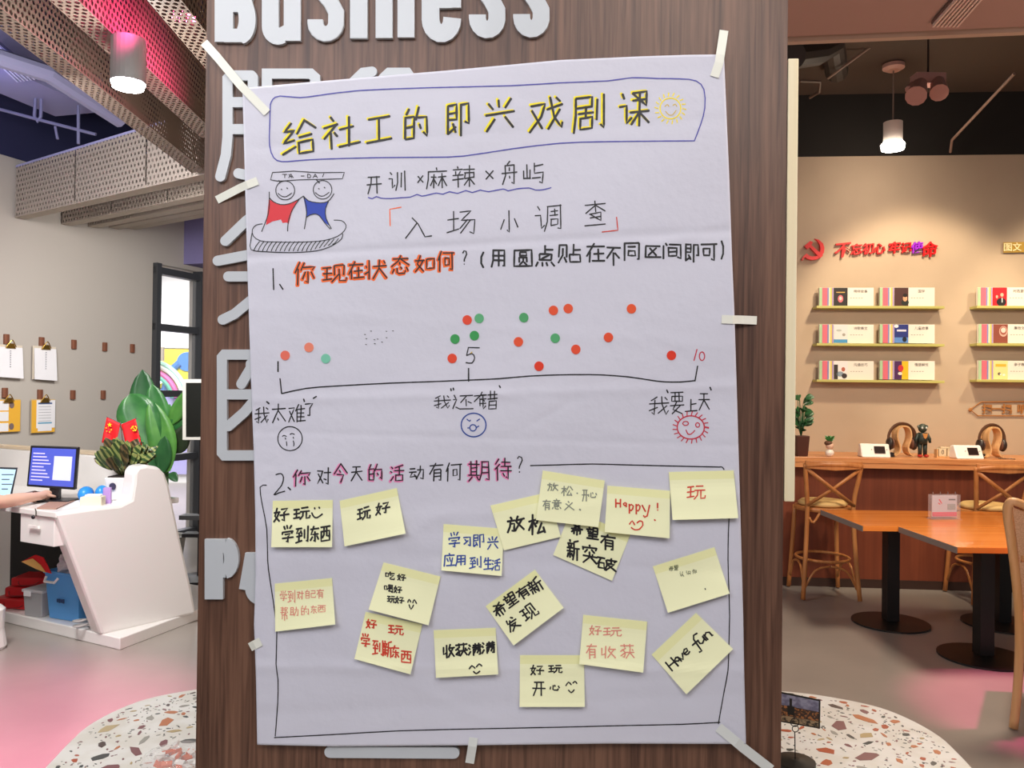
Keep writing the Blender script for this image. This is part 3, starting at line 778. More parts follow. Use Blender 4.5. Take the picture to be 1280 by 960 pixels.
class Pen:
    """collects pen strokes per colour; builds one lettering part for each"""
    def __init__(s, mapper, parent, base=.0005): s.m, s.p, s.b, s.d = mapper, parent, base, {}
    def mb(s, c, lay=0): return s.d.setdefault((c, lay), MB())
    def line(s, pts, c='black', w=1.6, lay=0, sm=2, z=0.0): ribbon(s.mb(c, lay), pts, w, s.m, s.b - .00022 * lay + jr.uniform(0, .00006), sm=sm)
    def glyph(s, ch, x0, y0, x1, y1, c='black', w=1.6, rot=0, lay=0, jit=2.0, hl=None, shear=0.0):
        for st in parse(G[ch]):
            q = []
            mx, my = (x0 + x1) / 2, (y0 + y1) / 2
            for a, b in st:
                a += jr.uniform(-jit, jit); b += jr.uniform(-jit, jit)
                X, Y_ = (a / 100 - .5) * (x1 - x0), (b / 100 - .5) * (y1 - y0) - shear * (a / 100 - .5) * (x1 - x0)
                cr_, sr_ = math.cos(R(rot)), math.sin(R(rot))
                q.append((mx + X * cr_ + Y_ * sr_, my - X * sr_ + Y_ * cr_))
            ribbon(s.mb(c, lay), q, w, s.m, s.b - .00022 * lay + jr.uniform(0, .00006), sm=1)
            if hl:
                hc, hw, dx, dy = hl
                ribbon(s.mb(hc, 1), [(a + dx + jr.uniform(-.6, .6), b + dy + jr.uniform(-.6, .6)) for a, b in q], hw, s.m, s.b - .00022, sm=1)
    def row(s, spec, ox, oy, k, **kw):
        """spec: 'X x0 y0 x1 y1' entries in the pixels of a magnified view"""
        for ch, x0, y0, x1, y1 in spec: s.glyph(ch, ox + x0 / k, oy + y0 / k, ox + x1 / k, oy + y1 / k, **kw)
    def fill(s, pts, c, lay=1):
        mx = sum(p[0] for p in pts) / len(pts); my = sum(p[1] for p in pts) / len(pts)
        n = len(pts); s.mb(c, lay).add([s.m(a, b, s.b - .0002 * lay) for a, b in pts], [list(range(n))])
    def done(s, name='handwriting'):
        for (c, lay), mb in s.d.items():
            if mb.v: mb.build(name if lay == 0 else name + '_highlight', INK[c], s.p)
        s.d = {}
def C4(pts, ox, oy, k=4.0): return [(ox + x / k, oy + y / k) for x, y in pts]
P = Pen(pm, poster)
k5 = 4.923
# title
for ch, b in zip('给社工的即兴戏剧课', [(350, 149, 397, 195.5), (402, 142, 453, 187), (455, 141.5, 493, 182), (501, 132.5, 538, 176), (556, 126, 589, 173), (605, 121, 645, 167), (660, 120, 705, 166), (716, 116.5, 758, 165.5), (773, 112, 813, 161)]):
    P.glyph(ch, *b, w=3.0, shear=.16, jit=1.5, hl=('yellow', 3.4, -1.7, -1.3))
P.done('title_writing')
P.line([(338, 130), (337, 160), (337, 182), (342, 197), (352, 202), (370, 201), (400, 199), (470, 197), (540, 196.5), (580, 195), (640, 186), (700, 179), (760, 177), (868, 176)], 'blue', 1.5)
P.line([(868, 176), (876, 155), (881, 135), (880, 112), (870, 101), (850, 98.5), (820, 98), (790, 97), (760, 101), (700, 103.5), (640, 107), (540, 109.5), (450, 113), (400, 119), (375, 122), (350, 120), (341, 124), (338, 131)], 'blue', 1.5)
P.done('title_border')
# little sun
P.line([(838 + 13 * math.cos(R(t)), 135.5 + 13 * math.sin(R(t))) for t in range(0, 375, 15)], 'yellow', 1.5)
for t in range(0, 360, 20):
    P.line([(838 + 15.5 * math.cos(R(t)), 135.5 + 15.5 * math.sin(R(t))), (838 + 19.5 * math.cos(R(t + 4)), 135.5 + 19.5 * math.sin(R(t + 4)))], 'yellow', 1.4)
P.line([(831, 133), (834, 130.5), (836, 133)], 'mustard', 1.1); P.line([(841, 132), (844, 130), (846, 133)], 'mustard', 1.1)
P.line([(832, 139), (836, 143.5), (841, 143.5), (845, 138)], 'mustard', 1.1)
P.done('sun_drawing')
# subtitle
P.row([('开', 85, 85, 185, 210), ('训', 220, 62, 332, 195), ('×', 395, 85, 448, 152), ('麻', 455, 42, 588, 182), ('辣', 615, 30, 757, 172), ('×', 808, 50, 884, 132), ('舟', 918, 0, 1022, 157), ('屿', 1052, 10, 1190, 158)], 440, 200, k5, w=1.7, shear=.08)
P.line(C4([(100, 230), (125, 238), (150, 225), (180, 235), (240, 237), (300, 232), (360, 228), (400, 212), (430, 222), (480, 212), (520, 203), (560, 210), (600, 195), (650, 205), (700, 188), (740, 200), (790, 185), (840, 195), (930, 178), (960, 190), (1010, 178), (1090, 172), (1130, 185), (1180, 182), (1225, 170)], 440, 200, k5), 'blue', 1.4)
P.done('subtitle_writing')
P.line(C4([(235, 405), (232, 303), (302, 290)], 440, 200, k5), 'orange', 1.3, sm=1)
P.row([('入', 312, 345, 492, 488), ('场', 583, 297, 770, 468), ('小', 903, 305, 1030, 455)], 440, 200, k5, w=1.6, shear=.05)
P.row([('调', 38, 268, 224, 447), ('查', 338, 240, 490, 414)], 660, 200, k5, w=1.6, shear=.12)
P.line(C4([(545, 352), (553, 432), (456, 443)], 660, 200, k5), 'red', 1.4, sm=1)
P.done('survey_heading')
# question 1
P.line(C4([(203, 668), (207, 798)], 300, 200, k5), w=1.7); P.line(C4([(244, 765), (264, 796)], 300, 200, k5), w=1.8)
HL = ('orange', 5.0, -.6, .6)
P.row([('你', 335, 620, 468, 775), ('现', 503, 640, 658, 757), ('在', 662, 618, 768, 737), ('状', 768, 610, 908, 737), ('态', 928, 583, 1048, 707), ('如', 1078, 578, 1208, 692)], 300, 200, k5, w=1.8, hl=HL, shear=.08)
P.row([('何', 523, 553, 632, 687)], 440, 200, k5, w=1.8, hl=HL, shear=.08)
P.row([('？', 672, 550, 722, 655)], 440, 200, k5, w=1.8)
P.row([('（', 772, 563, 825, 668), ('用', 848, 548, 956, 662), ('圆', 986, 542, 1120, 667), ('点', 1126, 522, 1254, 658)], 440, 200, k5, w=2.5, shear=.02)
P.row([('贴', 183, 512, 332, 642), ('在', 352, 506, 480, 634), ('不', 478, 518, 572, 657), ('同', 580, 498, 697, 622), ('区', 716, 522, 822, 607), ('间', 822, 508, 952, 612), ('即', 958, 505, 1058, 637), ('可', 1058, 500, 1168, 628), ('）', 1178, 490, 1218, 617)], 660, 200, k5, w=2.4)
P.done('question_writing')
# drawing of two figures on a stage
def T6(p): return C4(p, 300, 200, k5)
P.line(T6([(200, 77), (330, 68), (480, 78), (642, 76), (630, 115), (540, 118), (360, 122), (235, 130), (188, 122), (200, 77)]), w=1.1, sm=1)
for ch, x in (('T', 258), ('A', 296), ('-', 368), ('D', 408), ('A', 446)): P.glyph(ch, 300 + x / k5, 200 + 84 / k5, 300 + (x + 34) / k5, 200 + 112 / k5, w=1.0)
P.line(T6([(300, 88), (318, 110)]), w=.9); P.line(T6([(516, 84), (508, 104)]), w=1)
for cx, cy, r0 in ((278, 187, 58), (508, 183, 57)):
    P.line(T6([(cx + r0 * math.cos(R(t)), cy + r0 * math.sin(R(t))) for t in range(0, 375, 15)]), w=1.1)
    P.line(T6([(cx - 44, cy + 18), (cx - 20, cy + 36), (cx + 8, cy + 38), (cx + 40, cy + 16)]), w=1.1)
    P.line(T6([(cx - 25, cy - 8), (cx - 20, cy - 4)]), w=1.3); P.line(T6([(cx + 10, cy - 16), (cx + 15, cy - 10)]), w=1.3)
P.line(T6([(240, 145), (246, 130), (236, 126)]), w=1); P.line(T6([(470, 122), (490, 142)]), w=1.3)
P.fill(T6([(177, 240), (205, 258), (250, 274), (300, 268), (370, 236), (335, 285), (318, 325), (300, 392), (285, 385), (262, 388), (252, 366), (200, 378), (160, 400), (168, 335)]), 'redfill')
P.fill(T6([(390, 230), (420, 250), (470, 262), (520, 262), (545, 252), (527, 300), (528, 350), (545, 385), (558, 412), (545, 402), (515, 378), (488, 345), (460, 332), (432, 338), (410, 352), (404, 300)]), 'bluefill')
for a_ in ([(180, 197), (180, 250), (178, 300), (165, 360), (133, 440)], [(180, 232), (205, 256), (250, 274), (300, 270), (350, 248), (390, 222)], [(365, 240), (320, 310), (297, 380), (293, 438)], [(390, 222), (402, 260), (410, 320), (405, 370), (396, 424)], [(390, 222), (420, 250), (470, 262), (520, 262), (552, 245), (578, 208)], [(545, 255), (526, 300), (530, 360), (562, 422)], [(410, 352), (432, 338), (465, 332), (490, 345), (520, 385), (555, 425)]):
    P.line(T6(a_), w=1.2)
for a_ in ([(138, 393), (100, 400), (76, 428), (82, 468), (125, 497), (200, 504), (330, 506), (430, 503), (520, 495), (600, 470), (642, 435), (652, 400), (625, 373), (578, 370)], [(74, 450), (66, 500), (68, 552), (150, 564), (300, 570), (430, 564), (510, 550), (580, 520), (625, 485), (632, 455)]):
    P.line(T6(a_), w=1.1)
for i in range(19):
    x = 92 + i * 27; y1 = 500 + (0 if x < 420 else -(x - 420) * .12); P.line(T6([(x + 28, y1 + 2), (x + 6, y1 + 30), (x - 8, 560 - max(0, x - 430) * .28)]), w=1.1)
for sx, sy in ((230, 335), (205, 355), (262, 300)): P.line(T6([(sx, sy), (sx + 34, sy - 46)]), 'faint', .5) if 0 else None
P.done('stage_drawing')
# scale 1 .. 10
P.line(C4([(190, 368), (190, 418)], 300, 360), w=1.9)
P.line(C4([(200, 453), (208, 528)], 300, 360), w=1.6)
P.line(C4([(208, 528), (330, 502), (480, 490), (740, 476), (960, 468), (1200, 458), (1300, 453), (1450, 440), (1600, 434), (1700, 433), (1800, 434), (1940, 444), (2060, 462), (2120, 469), (2200, 470), (2275, 463)], 300, 360), w=1.6)
P.line(C4([(1075, 465), (1088, 390)], 600, 360), w=1.6, sm=1)
P.line(C4([(1143, 402), (1143, 466)], 300, 360), w=1.8)
P.line(C4([(1197, 299), (1142, 297), (1133, 338)], 300, 360), w=1.5, sm=1); P.line(C4([(1133, 338), (1160, 328), (1173, 348), (1160, 375), (1130, 373)], 300, 360), w=1.5)
P.line(C4([(1150, 330), (1160, 320)], 300, 360), 'mustard', 1.2)
P.line(C4([(1085, 307), (1070, 363)], 600, 360), 'crimson', 1.4); P.line(C4([(1110 + 13 * math.cos(R(t)), 341 + 21 * math.sin(R(t))) for t in range(0, 375, 20)], 600, 360), 'crimson', 1.4)
P.done('scale_line')
P.row([('我', 72, 592, 148, 682), ('太', 155, 573, 230, 677), ('难', 238, 580, 328, 677), ('了', 318, 568, 372, 645)], 300, 360, 4, w=1.5, shear=.08)
P.row([('我', 968, 535, 1055, 608), ('还', 1060, 528, 1168, 612), ('不', 1166, 528, 1232, 592)], 300, 360, 4, w=1.4, shear=.05)
P.row([('错', -8, 512, 90, 613), ('我', 843, 540, 950, 640), ('要', 948, 510, 1022, 636), ('上', 1022, 553, 1090, 622), ('天', 1090, 514, 1150, 616)], 600, 360, 4, w=1.5, shear=.06)
for ox, q in ((300, [(133, 568), (145, 578)]), (300, [(318, 555), (322, 568)]), (300, [(366, 552), (382, 542)]), (300, [(1054, 503), (1056, 514)]), (300, [(1066, 500), (1068, 510)]), (600, [(96, 488), (102, 498)]), (600, [(934, 510), (940, 524)]), (600, [(1150, 496), (1156, 510)])):
    P.line(C4(q, ox, 360), w=1.8)
P.done('scale_caption')
def ring(cx, cy, rx, ry, c, w, ox, oy, k=4): P.line(C4([(cx + rx * math.cos(R(t)), cy + ry * math.sin(R(t))) for t in range(0, 375, 15)], ox, oy, k), c, w)
ring(250, 753, 61, 60, 'black', 1.3, 300, 360)
for q in ([(212, 742), (220, 737), (232, 742)], [(250, 732), (260, 727), (272, 732)], [(226, 750), (228, 756)], [(266, 745), (268, 752)], [(232, 768), (234, 788)], [(266, 764), (270, 778), (268, 790)]): P.line(C4(q, 300, 360), w=1.2)
ring(1168, 685, 62, 59, 'navyblue', 1.6, 300, 360); ring(1165, 699, 16, 16, 'navyblue', 1.4, 300, 360)
for q in ([(1135, 656), (1148, 666), (1152, 660)], [(1184, 665), (1198, 655)], [(1138, 700), (1149, 699)], [(1181, 698), (1194, 690)]): P.line(C4(q, 300, 360), 'navyblue', 1.4)
ring(1054, 697, 68, 58, 'crimson', 1.6, 600, 360); ring(1028, 677, 14, 10, 'crimson', 1.3, 600, 360); ring(1088, 685, 10, 11, 'crimson', 1.3, 600, 360)
P.line(C4([(1030, 710), (1040, 730), (1056, 730), (1074, 712)], 600, 360), 'crimson', 1.4)
for t in range(0, 360, 17):
    a, b = (1054 + 72 * math.cos(R(t)), 697 + 62 * math.sin(R(t))), (1054 + 90 * math.cos(R(t + 3)), 697 + 80 * math.sin(R(t + 3)))
    P.line(C4([a, b], 600, 360), 'crimson', 1.3)
for x, y in ((625, 232), (655, 215), (632, 253), (672, 258), (630, 282), (688, 255), (710, 270), (732, 216), (765, 214), (733, 248), (674, 278)): P.line(C4([(x - 3, y), (x + 3, y + 1)], 300, 360), w=.9)
P.done('face_drawing')
# question 2
kc = 5.333
P.line(C4([(133, 178), (165, 170), (183, 195), (170, 250), (118, 313), (150, 300), (192, 288)], 320, 560, kc), w=1.5); P.line(C4([(213, 262), (230, 278)], 320, 560, kc), w=1.7)
HP = ('pink', 3.6, -.8, .8)
P.row([('你', 245, 138, 372, 258), ('今', 518, 98, 612, 242), ('的', 733, 103, 855, 222), ('活', 893, 112, 992, 227)], 320, 560, kc, w=1.7, hl=HP, shear=.06)
P.row([('对', 405, 128, 502, 252), ('天', 628, 108, 712, 227), ('动', 1018, 118, 1125, 217), ('有', 1155, 93, 1250, 227)], 320, 560, kc, w=1.7, shear=.06)
P.row([('何', 88, 93, 202, 227)], 540, 560, kc, w=1.7, shear=.05)
P.row([('期', 238, 76, 390, 228), ('待', 413, 62, 534, 218)], 540, 560, kc, w=1.7, hl=HP, shear=.05)
P.row([('？', 558, 45, 622, 180)], 540, 560, kc, w=1.6)
P.done('question_writing')
P.line([(663, 582), (700, 581), (740, 580), (780, 581), (840, 582.5), (900, 583.8)], w=1.5); P.line([(900, 583.5), (903, 584), (905, 587)], w=1.3)
P.line([(911.5, 645), (910.5, 665), (910, 700), (911, 735), (912, 770), (911, 810), (910, 838), (906, 860), (900, 893), (898, 905)], w=1.3)
P.line([(900, 903), (850, 905.5), (780, 907), (700, 909), (600, 911), (500, 913.5), (420, 918), (343, 922)], w=1.4)
P.line([(333, 606.5), (325, 609), (328, 632), (333.5, 662), (334.5, 700), (337, 722), (342, 755), (346, 790), (345, 830), (347.5, 850), (347, 880), (344, 920)], w=1.3)
P.done('frame_line')
# ---- dot stickers
DOTS = [(300, 226, 337, 'f07560', 'salmon red dot sticker just above the 1 mark'), (300, 345, 297, 'f28a70', 'pale salmon dot sticker, second from the left on the scale'), (300, 429, 353, '7fccae', 'pale mint dot sticker near the left end of the scale'),
        (300, 1136, 160, 'e84a2c', 'red dot sticker touching a green one above the 5 mark'), (300, 1061, 352, 'e84a2c', 'red dot sticker directly left of the 5'), (300, 1196, 152, '5fb07a', 'light green dot sticker at the top above the 5'),
        (300, 1075, 255, '3f9f55', 'green dot sticker up and left of the 5'), (300, 1172, 238, '3f9f55', 'green dot sticker right above the 5'), (600, 219, 148, '52a568', 'green dot sticker highest between 5 and the red pair'),
        (600, 376, 251, '5aae72', 'green dot sticker below the pair of red dots'), (600, 367, 112, 'ec5630', 'orange-red dot sticker, left one of the close pair'), (600, 441, 103, 'ec5a36', 'orange-red dot sticker, right one of the close pair'),
        (600, 757, 104, 'ee5a30', 'orange-red dot sticker at upper right, alone above the line'), (600, 192, 269, 'ec5630', 'orange-red dot sticker below the highest green dot'), (600, 642, 247, 'ea5230', 'red dot sticker below the one at upper right'),
        (600, 479, 307, 'ea5030', 'orange-red dot sticker right of and below the lone green dot'), (600, 957, 337, 'e53a20', 'red dot sticker nearest the number 10'), (600, 295, 391, 'e63c20', 'red dot sticker lowest, almost touching the line')]
for ox, x, y, c, lab in DOTS:
    px, py = ox + x / 4, 360 + y / 4
    MB().prism([pm(px + 5.9 * math.cos(t * math.pi / 12), py + 6 * math.sin(t * math.pi / 12), .0004) for t in range(24)], CN * .0006).build('dot_sticker', mat('dot' + c, c, .35), label=lab, cat='sticker', group='round dot stickers on the poster')
# ---- masking tape strips
M_tape = mat('masking_tape', 'f6f5e8', .6, alpha=.93)
M_tape2 = mat('tape_clear', 'eceeea', .5, alpha=.92)
def tape(pts, w, lab, m=M_tape):
    """pts: (px, py, on_paper)"""
    vs = []; P2 = [Vector((p[0], p[1])) for p in pts]; L_, R_ = offset_poly(P2, w)
    sub = []
    for i in range(len(pts) - 1):
        for k in range(6):
            t = k / 6; sub.append((L_[i].lerp(L_[i + 1], t), R_[i].lerp(R_[i + 1], t), pts[i][2] + (pts[i + 1][2] - pts[i][2]) * t))
    sub.append((L_[-1], R_[-1], pts[-1][2]))
    lay = lambda q, h: cf(q.x, q.y, .0012 + (POFF + .0022 + pdisp(q.x, q.y) * (1 if h > .5 else 0) - .0012) * h)
    for a, b, h in sub: vs += [lay(a, h), lay(b, h), lay(a, h) + CN * .0003, lay(b, h) + CN * .0003]
    fs = []
    for i in range(len(sub) - 1):
        o = 4 * i; fs += [(o, o + 4, o + 5, o + 1), (o + 2, o + 3, o + 7, o + 6), (o, o + 2, o + 6, o + 4), (o + 1, o + 5, o + 7, o + 3)]
    fs += [(0, 1, 3, 2), (4 * len(sub) - 4, 4 * len(sub) - 2, 4 * len(sub) - 1, 4 * len(sub) - 3)]
    mb = MB(); mb.add(vs, fs); mb.build('tape_strip', m, label=lab, cat='tape', group='masking tape strips')
tape([(255, 53, 0), (272, 72, .55), (301, 107, 1), (334, 141, 1)], 10.5, 'long cream masking tape strip on the upper left corner of the poster')
tape([(271, 250, 0), (300, 235, .6), (309, 231, 1), (322, 226, 1)], 10, 'cream masking tape strip on the left edge below the title')
tape([(905, 38, 0), (900.5, 68, .9), (899, 78, 1), (893, 96, 1)], 11, 'cream masking tape strip on the upper right corner of the poster')
tape([(902, 399, 1), (916, 399.5, 1), (922, 399.5, .7), (946, 400.5, 0)], 10.5, 'cream masking tape strip at the middle of the right edge')
tape([(312.5, 809, .7), (318, 806, .95), (326, 802, 1)], 11, 'short tape stub on the lower left edge of the poster')
tape([(592, 922, 1), (590.5, 933, .95), (587, 954, 0)], 11, 'short tape strip under the bottom edge of the poster', M_tape2)
tape([(898, 909, 1), (921, 928, 1), (928, 934, .8), (964, 962, 0)], 12, 'bluish tape strip on the lower right corner of the poster', M_tape2)
# ================================================================= STICKY NOTES
M_note = mat('note_paper_yellow', 'fffed0', .75, spec=.3)
M_glue = mat('note_strip_yellow', 'fbf9bc', .75, spec=.3)
def note(tl, tr, br, bl, lab, level=.0012, curl=.011, tilt=0.0):
    tl, tr, br, bl = [Vector(p) for p in (tl, tr, br, bl)]
    ex, ey = (tr - tl + br - bl) / 2, (bl - tl + br - tr) / 2
    det = ex.x * ey.y - ex.y * ey.x
    def st(px, py):
        d = Vector((px, py)) - tl; return ((d.x * ey.y - d.y * ey.x) / det, (ex.x * d.y - ex.y * d.x) / det)
    def h(px, py):
        s, t = st(px, py); t_ = max(0, t - .2)
        return level + curl * t_ ** 1.4 * (1 + tilt * (s - .5))
    def mp(px, py, off=0): return cf(px, py, POFF + pdisp(px, py) * .8 + .0004 + h(px, py) + off)
    root = thing('sticky_note', lab, 'sticky note', mp(*((bl + br) / 2)), group='yellow sticky notes on the poster')
    def sheet(t0, t1, nn, m, nm, lift=0.0):
        vs = []; N_ = 10
        for j in range(nn + 1):
            t = t0 + (t1 - t0) * j / nn
            for i in range(N_ + 1):
                u = i / N_; p = (tl * (1 - u) + tr * u) * (1 - t) + (bl * (1 - u) + br * u) * t
                vs.append(mp(p.x, p.y, lift))
        n = len(vs); vs += [v - CN * .0002 for v in vs]; fs = []
        for j in range(nn):
            for i in range(N_):
                q = j * (N_ + 1) + i; a = (q, q + N_ + 1, q + N_ + 2, q + 1); fs += [a, tuple(n + x for x in a[::-1])]
        for j in range(nn):
            for i in (0, N_):
                q = j * (N_ + 1) + i; fs.append((q, q + N_ + 1, n + q + N_ + 1, n + q))
        for i in range(N_):
            for q in (i, nn * (N_ + 1) + i): fs.append((q, q + 1, n + q + 1, n + q))
        mb = MB(); mb.add(vs, fs); return mb.build(nm, m, root, smooth=False)
    sheet(0, .17, 2, M_glue, 'glued_strip'); sheet(.17, 1, 10, M_note, 'note_sheet')
    return Pen(mp, root, .0005)
oC, oD, oE, oF, oG, oH = (320, 560), (540, 560), (740, 560), (320, 700), (540, 700), (720, 700)
n = note((341, 626), (416, 625), (415, 684), (339, 684), 'sticky note with black brush writing and a smile, upper left corner of the frame')
n.row([('好', 118, 392, 222, 497), ('玩', 245, 388, 362, 482), ('学', 170, 512, 252, 638), ('到', 262, 520, 355, 640), ('东', 358, 515, 425, 635), ('西', 428, 512, 497, 630)], *oC, kc, w=2.3, shear=.15)
n.line(C4([(390, 398), (392, 406)], *oC, kc), w=2); n.line(C4([(420, 394), (424, 402)], *oC, kc), w=2); n.line(C4([(372, 432), (385, 458), (408, 464), (442, 440)], *oC, kc), w=2); n.done()
n = note((424.5, 626), (496, 610), (507, 667), (430.6, 683), 'tilted sticky note with two black words, second from the left in the top row', tilt=.5)
n.row([('玩', 672, 383, 765, 485), ('好', 798, 358, 897, 445)], *oC, kc, w=2.2, shear=.25); n.done()
n = note((554.5, 655), (630, 661), (627, 720), (551.6, 713), 'sticky note with blue handwriting in two lines')
n.row([('学', 108, 558, 190, 672), ('习', 203, 588, 262, 658), ('即', 268, 568, 352, 668), ('兴', 366, 583, 445, 682), ('应', 78, 698, 155, 792), ('用', 153, 712, 236, 787), ('到', 248, 722, 335, 808), ('生', 343, 728, 405, 812), ('活', 398, 738, 458, 820)], *oD, kc, c='navyblue', w=1.8, shear=.08); n.done()
n = note((613, 632), (686, 615), (701, 671), (630, 688), 'tilted sticky note with two big black words, half under the grey-written one', level=.002, curl=.004)
n.row([('放', 498, 452, 620, 560), ('松', 640, 432, 770, 580)], *oD, kc, w=2.7, shear=.2); n.done()
n = note((714, 637), (788, 668), (765, 726), (691.5, 693.7), 'slanting sticky note with black writing, tucked under two others', level=.001, curl=.003)
n.row([('希', 925, 510, 1008, 585), ('望', 1028, 528, 1112, 612), ('有', 1122, 572, 1225, 685), ('新', 898, 610, 985, 755), ('突', 998, 640, 1105, 775), ('破', 1095, 728, 1235, 820)], *oD, kc, w=2.4, shear=-.15); n.done()
n = note((678.4, 588), (756, 600.7), (748, 659), (670, 650), 'sticky note with faded grey writing in two lines, top middle', level=.0065, curl=.005)
n.row([('放', 768, 232, 842, 288), ('松', 860, 250, 942, 322), ('开', 998, 268, 1042, 358), ('心', 1038, 286, 1104, 332), ('有', 738, 342, 792, 418), ('意', 798, 338, 865, 412), ('义', 878, 352, 950, 418)], *oD, kc, c='grey', w=1.4); n.line(C4([(966, 300), (970, 304)], *oD, kc), 'grey', 1.6); n.line(C4([(983, 408), (990, 414)], *oD, kc), 'grey', 1.8); n.done()
n = note((759.3, 607), (837.5, 613.4), (837, 673), (755.8, 665), 'sticky note with the red English word Happy and a smile', level=.0065, curl=.006)
n.row([('H', 146, 335, 205, 402), ('a', 198, 352, 242, 398), ('p', 238, 345, 290, 438), ('p', 285, 345, 335, 440), ('y', 322, 338, 395, 465), ('!', 425, 362, 450, 425)], *oE, kc, c='red', w=1.9)
for q in ([(416, 478), (422, 483)], [(250, 508), (268, 486), (284, 512)], [(300, 500), (318, 486), (336, 492), (338, 508)], [(262, 530), (285, 545), (318, 540), (340, 512)]): n.line(C4(q, *oE, kc), 'red', 1.7)
n.done()
n = note((836, 590), (917, 588), (922.8, 647.7), (840.7, 650), 'sticky note with one red character, at the upper right corner', level=.003)
n.row([('玩', 630, 238, 758, 348)], *oE, kc, c='red', w=1.7, shear=.05); n.done()
n = note((816, 708), (893, 684), (912, 742), (835, 766), 'tilted sticky note with tiny faint pen writing, on the right edge of the frame')
n.row([('希', 512, 788, 545, 822), ('望', 545, 780, 575, 815), ('认', 583, 822, 615, 860), ('识', 625, 818, 660, 845), ('你', 668, 808, 700, 840)], *oE, kc, c='faint', w=.8); n.line(C4([(753, 936), (757, 944)], *oE, kc), w=1.3); n.done()
n = note((343.4, 729.6), (415, 722.5), (419, 780.6), (344, 789.6), 'sticky note with two lines of thin pink writing, left edge of the frame', tilt=.6)
n.row([('学', 158, 203, 208, 278), ('到', 210, 198, 265, 292), ('对', 272, 202, 318, 268), ('自', 325, 198, 360, 258), ('己', 362, 195, 400, 255), ('有', 404, 192, 452, 258), ('帮', 163, 308, 218, 408), ('助', 225, 310, 285, 378), ('的', 293, 302, 358, 372), ('东', 363, 302, 408, 362), ('西', 410, 298, 465, 350)], *oF, kc, c='rose', w=1.1); n.done()
n = note((457, 764.7), (528, 780.6), (513, 843), (443, 823.7), 'sticky note with bright red writing, under the one about eating and drinking', level=.001)
n.row([('好', 733, 393, 808, 462), ('玩', 878, 428, 985, 502), ('学', 698, 488, 762, 588), ('到', 775, 528, 852, 645), ('新', 843, 538, 912, 655), ('东', 903, 568, 958, 662), ('西', 963, 598, 1038, 690)], *oF, kc, c='red', w=1.9, shear=-.1); n.done()
n = note((479.4, 703), (550.6, 720.6), (535.6, 781.6), (460.6, 762), 'sticky note with three short black lines and a smiling face, left of centre', level=.003)
n.row([('吃', 862, 76, 925, 132), ('好', 942, 92, 1000, 142), ('喝', 853, 162, 918, 218), ('好', 918, 172, 975, 224), ('玩', 873, 235, 930, 288), ('好', 928, 242, 990, 294)], *oF, kc, w=1.6, shear=-.1)
for q in ([(1012, 282), (1020, 262), (1032, 280)], [(1045, 285), (1055, 264), (1070, 290)], [(1020, 298), (1033, 328), (1050, 300)]): n.line(C4(q, *oF, kc), w=1.6)
n.done()
kg = 5.054
n = note((542, 787.7), (619.5, 784.7), (622.7, 843), (545, 847.4), 'sticky note with four bold black characters above a smile, bottom row left')
n.row([('收', 66, 532, 145, 620), ('获', 145, 522, 224, 610), ('满', 226, 526, 312, 605), ('满', 312, 512, 398, 594)], *oG, kg, w=2.3, shear=.1)
for q in ([(235, 688), (252, 668), (272, 684)], [(280, 676), (298, 657), (315, 670)], [(262, 704), (280, 718), (302, 702)]): n.line(C4(q, *oG, kg), w=1.9)
n.done()
n = note((607, 757.8), (668.6, 712), (704.6, 759.8), (642, 807), 'steeply rotated sticky note with black brush writing in the middle')
def rots(n, spec, o, k, rot, w, c='black'):
    for ch, x, y, s in spec:
        X, Y_ = o[0] + x / k, o[1] + y / k; s = s / k; n.glyph(ch, X - s / 2, Y_ - s / 2, X + s / 2, Y_ + s / 2, c=c, w=w, rot=rot)
rots(n, [('希', 428, 312, 92), ('望', 497, 252, 88), ('有', 575, 207, 82), ('新', 655, 163, 100), ('发', 508, 405, 88), ('现', 612, 330, 105)], oG, kg, 35, 2.1); n.done()
n = note((650, 819), (730, 819), (731, 883.6), (649.4, 883.6), 'lowest sticky note, black writing with a smiling face', level=.001)
n.row([('好', 622, 662, 710, 732), ('玩', 733, 658, 825, 718), ('开', 632, 758, 718, 862), ('心', 742, 780, 812, 825)], *oG, kg, w=1.8)
for q in ([(846, 794), (862, 772), (880, 788)], [(890, 778), (904, 767), (915, 780)], [(862, 822), (880, 838), (898, 820)]): n.line(C4(q, *oG, kg), w=1.7)
n.done()
n = note((729, 768.5), (809, 777), (804, 840.8), (724, 830), 'sticky note with pink writing in two lines, bottom row right of centre', level=.003)
n.row([('好', 82, 400, 160, 468), ('玩', 165, 408, 282, 474), ('有', 62, 512, 130, 612), ('收', 148, 528, 248, 608), ('获', 268, 512, 360, 608)], *oH, k5, c='rose', w=1.5); n.done()
n = note((814.5, 818.4), (870, 766), (916.4, 811.3), (858, 868), 'diamond-turned sticky note with the English words Have fun', curl=.01)
rots(n, [('H', 590, 640, 85), ('a', 623, 612, 62), ('v', 648, 592, 62), ('e', 675, 562, 62), ('f', 742, 512, 118), ('u', 772, 487, 66), ('n', 812, 455, 66)], oH, k5, 40, 2.2); n.done()
